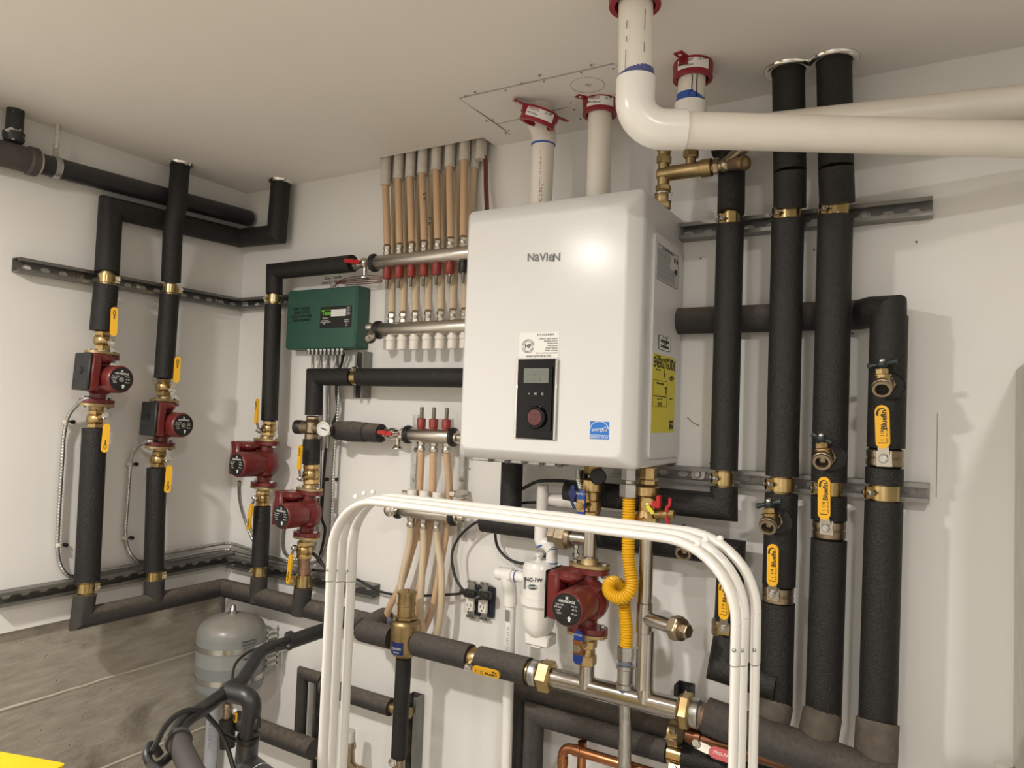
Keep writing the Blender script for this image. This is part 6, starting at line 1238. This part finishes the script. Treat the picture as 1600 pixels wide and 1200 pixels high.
part('rungs', m, M['tankb'], bk)
# pipe and fitting below the tank
m = MB(); m.cyl((tx-.05, ty+.03, zt0+.01), (tx-.055, ty+.035, zt0-.08), .013, seg=14); solo('steel_stub_pipe', m, M['tankb'], 'grey steel stem under the expansion tank', 'pipe')
a_ = W(334, 1092, .06); b_7 = W(318, 1205, .06); pp = solo('drain_riser', MB().cyl(V((a_.x, -.06, a_.z+.02)), V((a_.x-.004, -.06, .02)), .0225, seg=22), M['pvcb'], 'white pipe with blue print and painted-in grey shade in the corner under tank', 'pipe')
text('JM EAGLE PVC', W(327, 1150, .09), -UP, X, .016, M['lead'], pp, 'pipe_print', bold=.02)
d = .15; q0, q1, q2 = W(356, 1098, d), W(355, 1124, d), W(356, 1158, d)
t = thing('tank_valve', 'small brass valve with yellow tag under grey tank', 'valve', q2); m = MB(); m.lathe(q0, q1-q0, [(0, .013), (.004, .016), (.018, .016), (.02, .013), (.03, .015), (.045, .016), ((q1-q0).length, .013)], 18); part('body', m, M['bronze'], t); part('foam_sleeve', MB().cyl(q1, q2-UP*.02, .025, seg=18), M['foam'], t)
m = MB(); q = W(368, 1121, d+.03); strip(m, q+UP*.016, q-UP*.016, .017, V((-.2, -1, 0)), .004, False, True); yt = part('grip', m, M['yel'], t, 'yellow grip'); m = MB(); m.box(q-Y*.0035, .005, .001, .018); part('key_mark', m, M['ink'], yt); m = MB(); m.cyl(W(357, 1108, d), W(367, 1110, d+.03), .006, seg=8); m.hexa(W(367, 1110, d+.028), W(367, 1110, d+.036), .008); part('stem', m, M['zinc'], t)
# ================================================================== BIKE HANDLEBAR
bk = thing('bicycle', 'matt black bicycle handlebar and stem, lower left in front of tank', 'bicycle', Z(392, 1200, 1.28)-UP*.9)
bar = [Z(530, 975, 1.62), Z(505, 985, 1.58), Z(452, 1003, 1.52), Z(424, 1011, 1.47), Z(406, 1021, 1.43), Z(390, 1045, 1.38), Z(371, 1072, 1.33), Z(342, 1090, 1.28), Z(320, 1106, 1.24), Z(297, 1120, 1.19), Z(281, 1136, 1.15), Z(276, 1152, 1.11), Z(281, 1170, 1.07), Z(300, 1205, 1.0)]
part('handlebar', MB().sweep(smooth(bar, 5), .0125, 16), M['bike'], bk)
part('grip', MB().sweep([bar[0], bar[1], bar[2]], .0155, 16), M['bike'], bk)
part('grip', MB().sweep(smooth([Z(279, 1158, 1.09), Z(286, 1176, 1.055), Z(304, 1212, .985), Z(322, 1245, .93)], 4), .0158, 16), M['grip'], bk, 'dusty rubber grip nearer the viewer')
part('grip_flange', MB().sweep([Z(278, 1156, 1.092), Z(280, 1160, 1.085)], .0195, 18), M['grip'], bk)
sp_ = [Z(358, 1082, 1.30), Z(396, 1090, 1.27), Z(388, 1149, 1.285)]
part('stem', MB().sweep(fillet(sp_, .016, 5), .0165, 20), M['bike'], bk)
part('stem_clamp', MB().lathe(Z(352, 1086, 1.293), Z(372, 1072, 1.325)-Z(352, 1086, 1.293), [(0, .0155), (.005, .0185), ((Z(372, 1072, 1.325)-Z(352, 1086, 1.293)).length-.005, .0185), ((Z(372, 1072, 1.325)-Z(352, 1086, 1.293)).length, .0155)], 20), M['bike'], bk)
hd0 = Z(388, 1149, 1.285); hd1 = Z(380, 1240, 1.30); part('head_tube', MB().sweep([hd0, hd1, hd1-UP*.06], [.019, .021, .021], 22), M['bikeg'], bk)
part('headset_ring', MB().lathe(hd0, hd1-hd0, [(0, .0165), (0, .0195), (.005, .0205), (.010, .0195)], 22), M['blk'], bk)
fr0 = hd0.lerp(hd1, .55); fr1 = Z(460, 1260, 1.18); fr2 = fr0+(fr1-fr0)*4; fr2.z = max(fr2.z, .75); part('top_tube', MB().sweep([fr0, fr0.lerp(fr1, .45), fr1, fr1+(fr1-fr0)*1.5], .0255, 22), M['bikeg'], bk)
q = fr0.lerp(fr1, .30); ax_ = (fr1-fr0); part('pinstripe', MB().lathe(q, ax_, [(0, .0257), (.0016, .0258)], 26), M['wink'], bk, 'thin pale stripe')
for sg in (0, 1): b2 = hd0.lerp(hd1, -.28+.22*sg)-RT*-.017; part('stem_bolt', MB().cyl(b2-FW*.004, b2-FW*.012, .0045, seg=10), M['blk'], bk)
part('brake_lever', MB().sweep(smooth([Z(277, 1164, 1.075), Z(268, 1178, 1.06), Z(254, 1192, 1.04), Z(240, 1197, 1.02), Z(231, 1186, 1.02), Z(230, 1172, 1.03), Z(238, 1164, 1.045), Z(250, 1180, 1.05)], 4), [.006]*29, 10), M['bike'], bk)
part('brake_blade', MB().sweep(smooth([Z(234, 1192, 1.02), Z(245, 1203, .99), Z(270, 1225, .94)], 4), .006, 8), M['bike'], bk)
part('brake_hose', MB().sweep(smooth([Z(312, 1109, 1.205), Z(300, 1109, 1.18), Z(284, 1113, 1.15), Z(268, 1124, 1.11), Z(255, 1140, 1.07), Z(246, 1158, 1.04), Z(236, 1176, 1.02)], 5), .0045, 8), M['rub'], bk)
part('brake_hose', MB().sweep(smooth([Z(322, 1116, 1.25), Z(333, 1128, 1.26), Z(344, 1142, 1.27), Z(356, 1170, 1.27), Z(366, 1205, 1.26)], 5), .0042, 8), M['rub'], bk)
part('brake_hose', MB().sweep(smooth([Z(344, 1142, 1.27), Z(356, 1150, 1.29), Z(374, 1158, 1.31)], 4), .0042, 8), M['rub'], bk)
part('brake_hose', MB().sweep(smooth([Z(415, 1011, 1.46), Z(394, 1016, 1.45), Z(376, 1028, 1.42), Z(366, 1042, 1.39), Z(362, 1066, 1.34)], 5), .0028, 8), M['rub'], bk)
part('lever_blade', MB().sweep([Z(424, 1013, 1.46), Z(440, 1013, 1.47), Z(450, 1011, 1.48)], .0026, 8), M['bike'], bk); part('lever_ball', MB().ball(Z(452, 1011, 1.48), .0072, 12, 8), M['bike'], bk)
part('ring_clamp', MB().lathe(Z(450, 1001, 1.52), Z(460, 998, 1.53)-Z(450, 1001, 1.52), [(0, .0158), (0, .0185), (.010, .0185), (.010, .0158)], 16), M['bike'], bk)
part('bell_clip', MB().box(Z(401, 1130, 1.27), .012, .014, .022, .003), M['blk'], bk)
# fork and wheel below the frame edge carry the bar
fk = hd1-UP*.05; g_ = V((fk.x-.05, fk.y+.02, .34)); part('fork', MB().sweep([fk, fk+UP*-.08, g_], .016, 14), M['bikeg'], bk)
wd_ = V((-.62, .78, 0)).normalized(); part('tyre', MB().sweep([g_+wd_*.315*math.cos(a*math.pi/24)+UP*.315*math.sin(a*math.pi/24) for a in range(48)], .024, 10, loop=True), M['rub'], bk)
# ================================================================== YELLOW TUB
ya, yb, yc = Z(-60, 1172, 1.0), Z(103, 1193, 1.0), Z(0, 1173, 1.0)
yz = yb.z; ya = C(-60, 1164, yz); ux = (yb-ya).normalized(); vx = UP.cross(ux); vx = vx if vx.dot(FW) < 0 else -vx
m = MB(); cc_y = (ya+yb)/2-ux*.14; Lx = .45
def ring_y(w_, dpt, z_, r): return [cc_y+ux*p[0]+vx*(p[1]+.19)+UP*z_ for p in rrect(w_, dpt, r, 4)]
cc_y = yb-ux*(Lx/2); 
m.rings([ring_y(.36, .30, -yz+.0, .03), ring_y(.40, .34, -.10, .03), ring_y(.44, .375, -.014, .012), ring_y(.45, .38, -.012, .010), ring_y(.45, .38, 0, .004), ring_y(.445, .375, .002, .004)])
yt_ = thing('yellow_tub', 'bright yellow tub edge cut off by bottom left corner', 'tub', V((cc_y.x, cc_y.y, 0))); part('body', m, M['yelbin'], yt_)
# ================================================================== WHITE FOLDED RACK
rk = thing('folding_rack', 'white folded tubular rack standing in front of the pipework', 'rack', (W(520, 1000, .75)+W(1150, 1000, .75))/2*1.0)
rk.location.z = 0
bpy.context.view_layer.update()
for i, (dq, lp_, rp_, tp_) in enumerate(((.78, 515, 1149, 811), (.747, 529, 1161, 803.5), (.714, 546.5, 1180, 797.5))):
    xl_ = W(lp_, 950, dq).x; xr2 = W(rp_, 1030, dq).x; zt_ = W(800, tp_, dq).z
    RA = 1.9; path = fillet([V((xl_, -dq, 0)), V((xl_, -dq, zt_)), V((xr2, -dq, zt_)), V((xr2, -dq, 0))], .105, 12)
    mf = MB().sweep(path[1:-1], .0067, 16)
    for v_ in mf.v: v_.y = -dq+(v_.y+dq)*RA
    fr = part('frame', mf, M['rack'], rk)
    zj = W(lp_, 902, dq).z; zj2 = W(rp_, 1044, dq).z; zj = (zj+zj2)/2
    for xx in (xl_, xr2):
        for nm_, z0_, prf in (('upper_tube', zj, [(0, .0063), (.001, .0069), (path[1].z-zj, .0067)]), ('leg', 0.0, [(0, .0063), (zj-.0015, .0063)])):
            m = MB().lathe((xx, -dq, z0_), UP, prf, 16)
            for v_ in m.v: v_.y = -dq+(v_.y+dq)*RA
            part(nm_, m, M['rack'], fr)
        part('rivet', MB().ball((xx+.001, -dq-.0122, zj+.022), .0030, 8, 6), M['zinc'], fr)
    for px_, py_ in (((556, 776), (1091, 849.5)), ((569, 771), (1103, 843.5)), ((583, 769), (1125, 842)))[i]:
        part('ball_knob', MB().ball(W(px_, py_, dq), .0052 if i == 2 else .0050, 12, 8), M['rack'], fr)
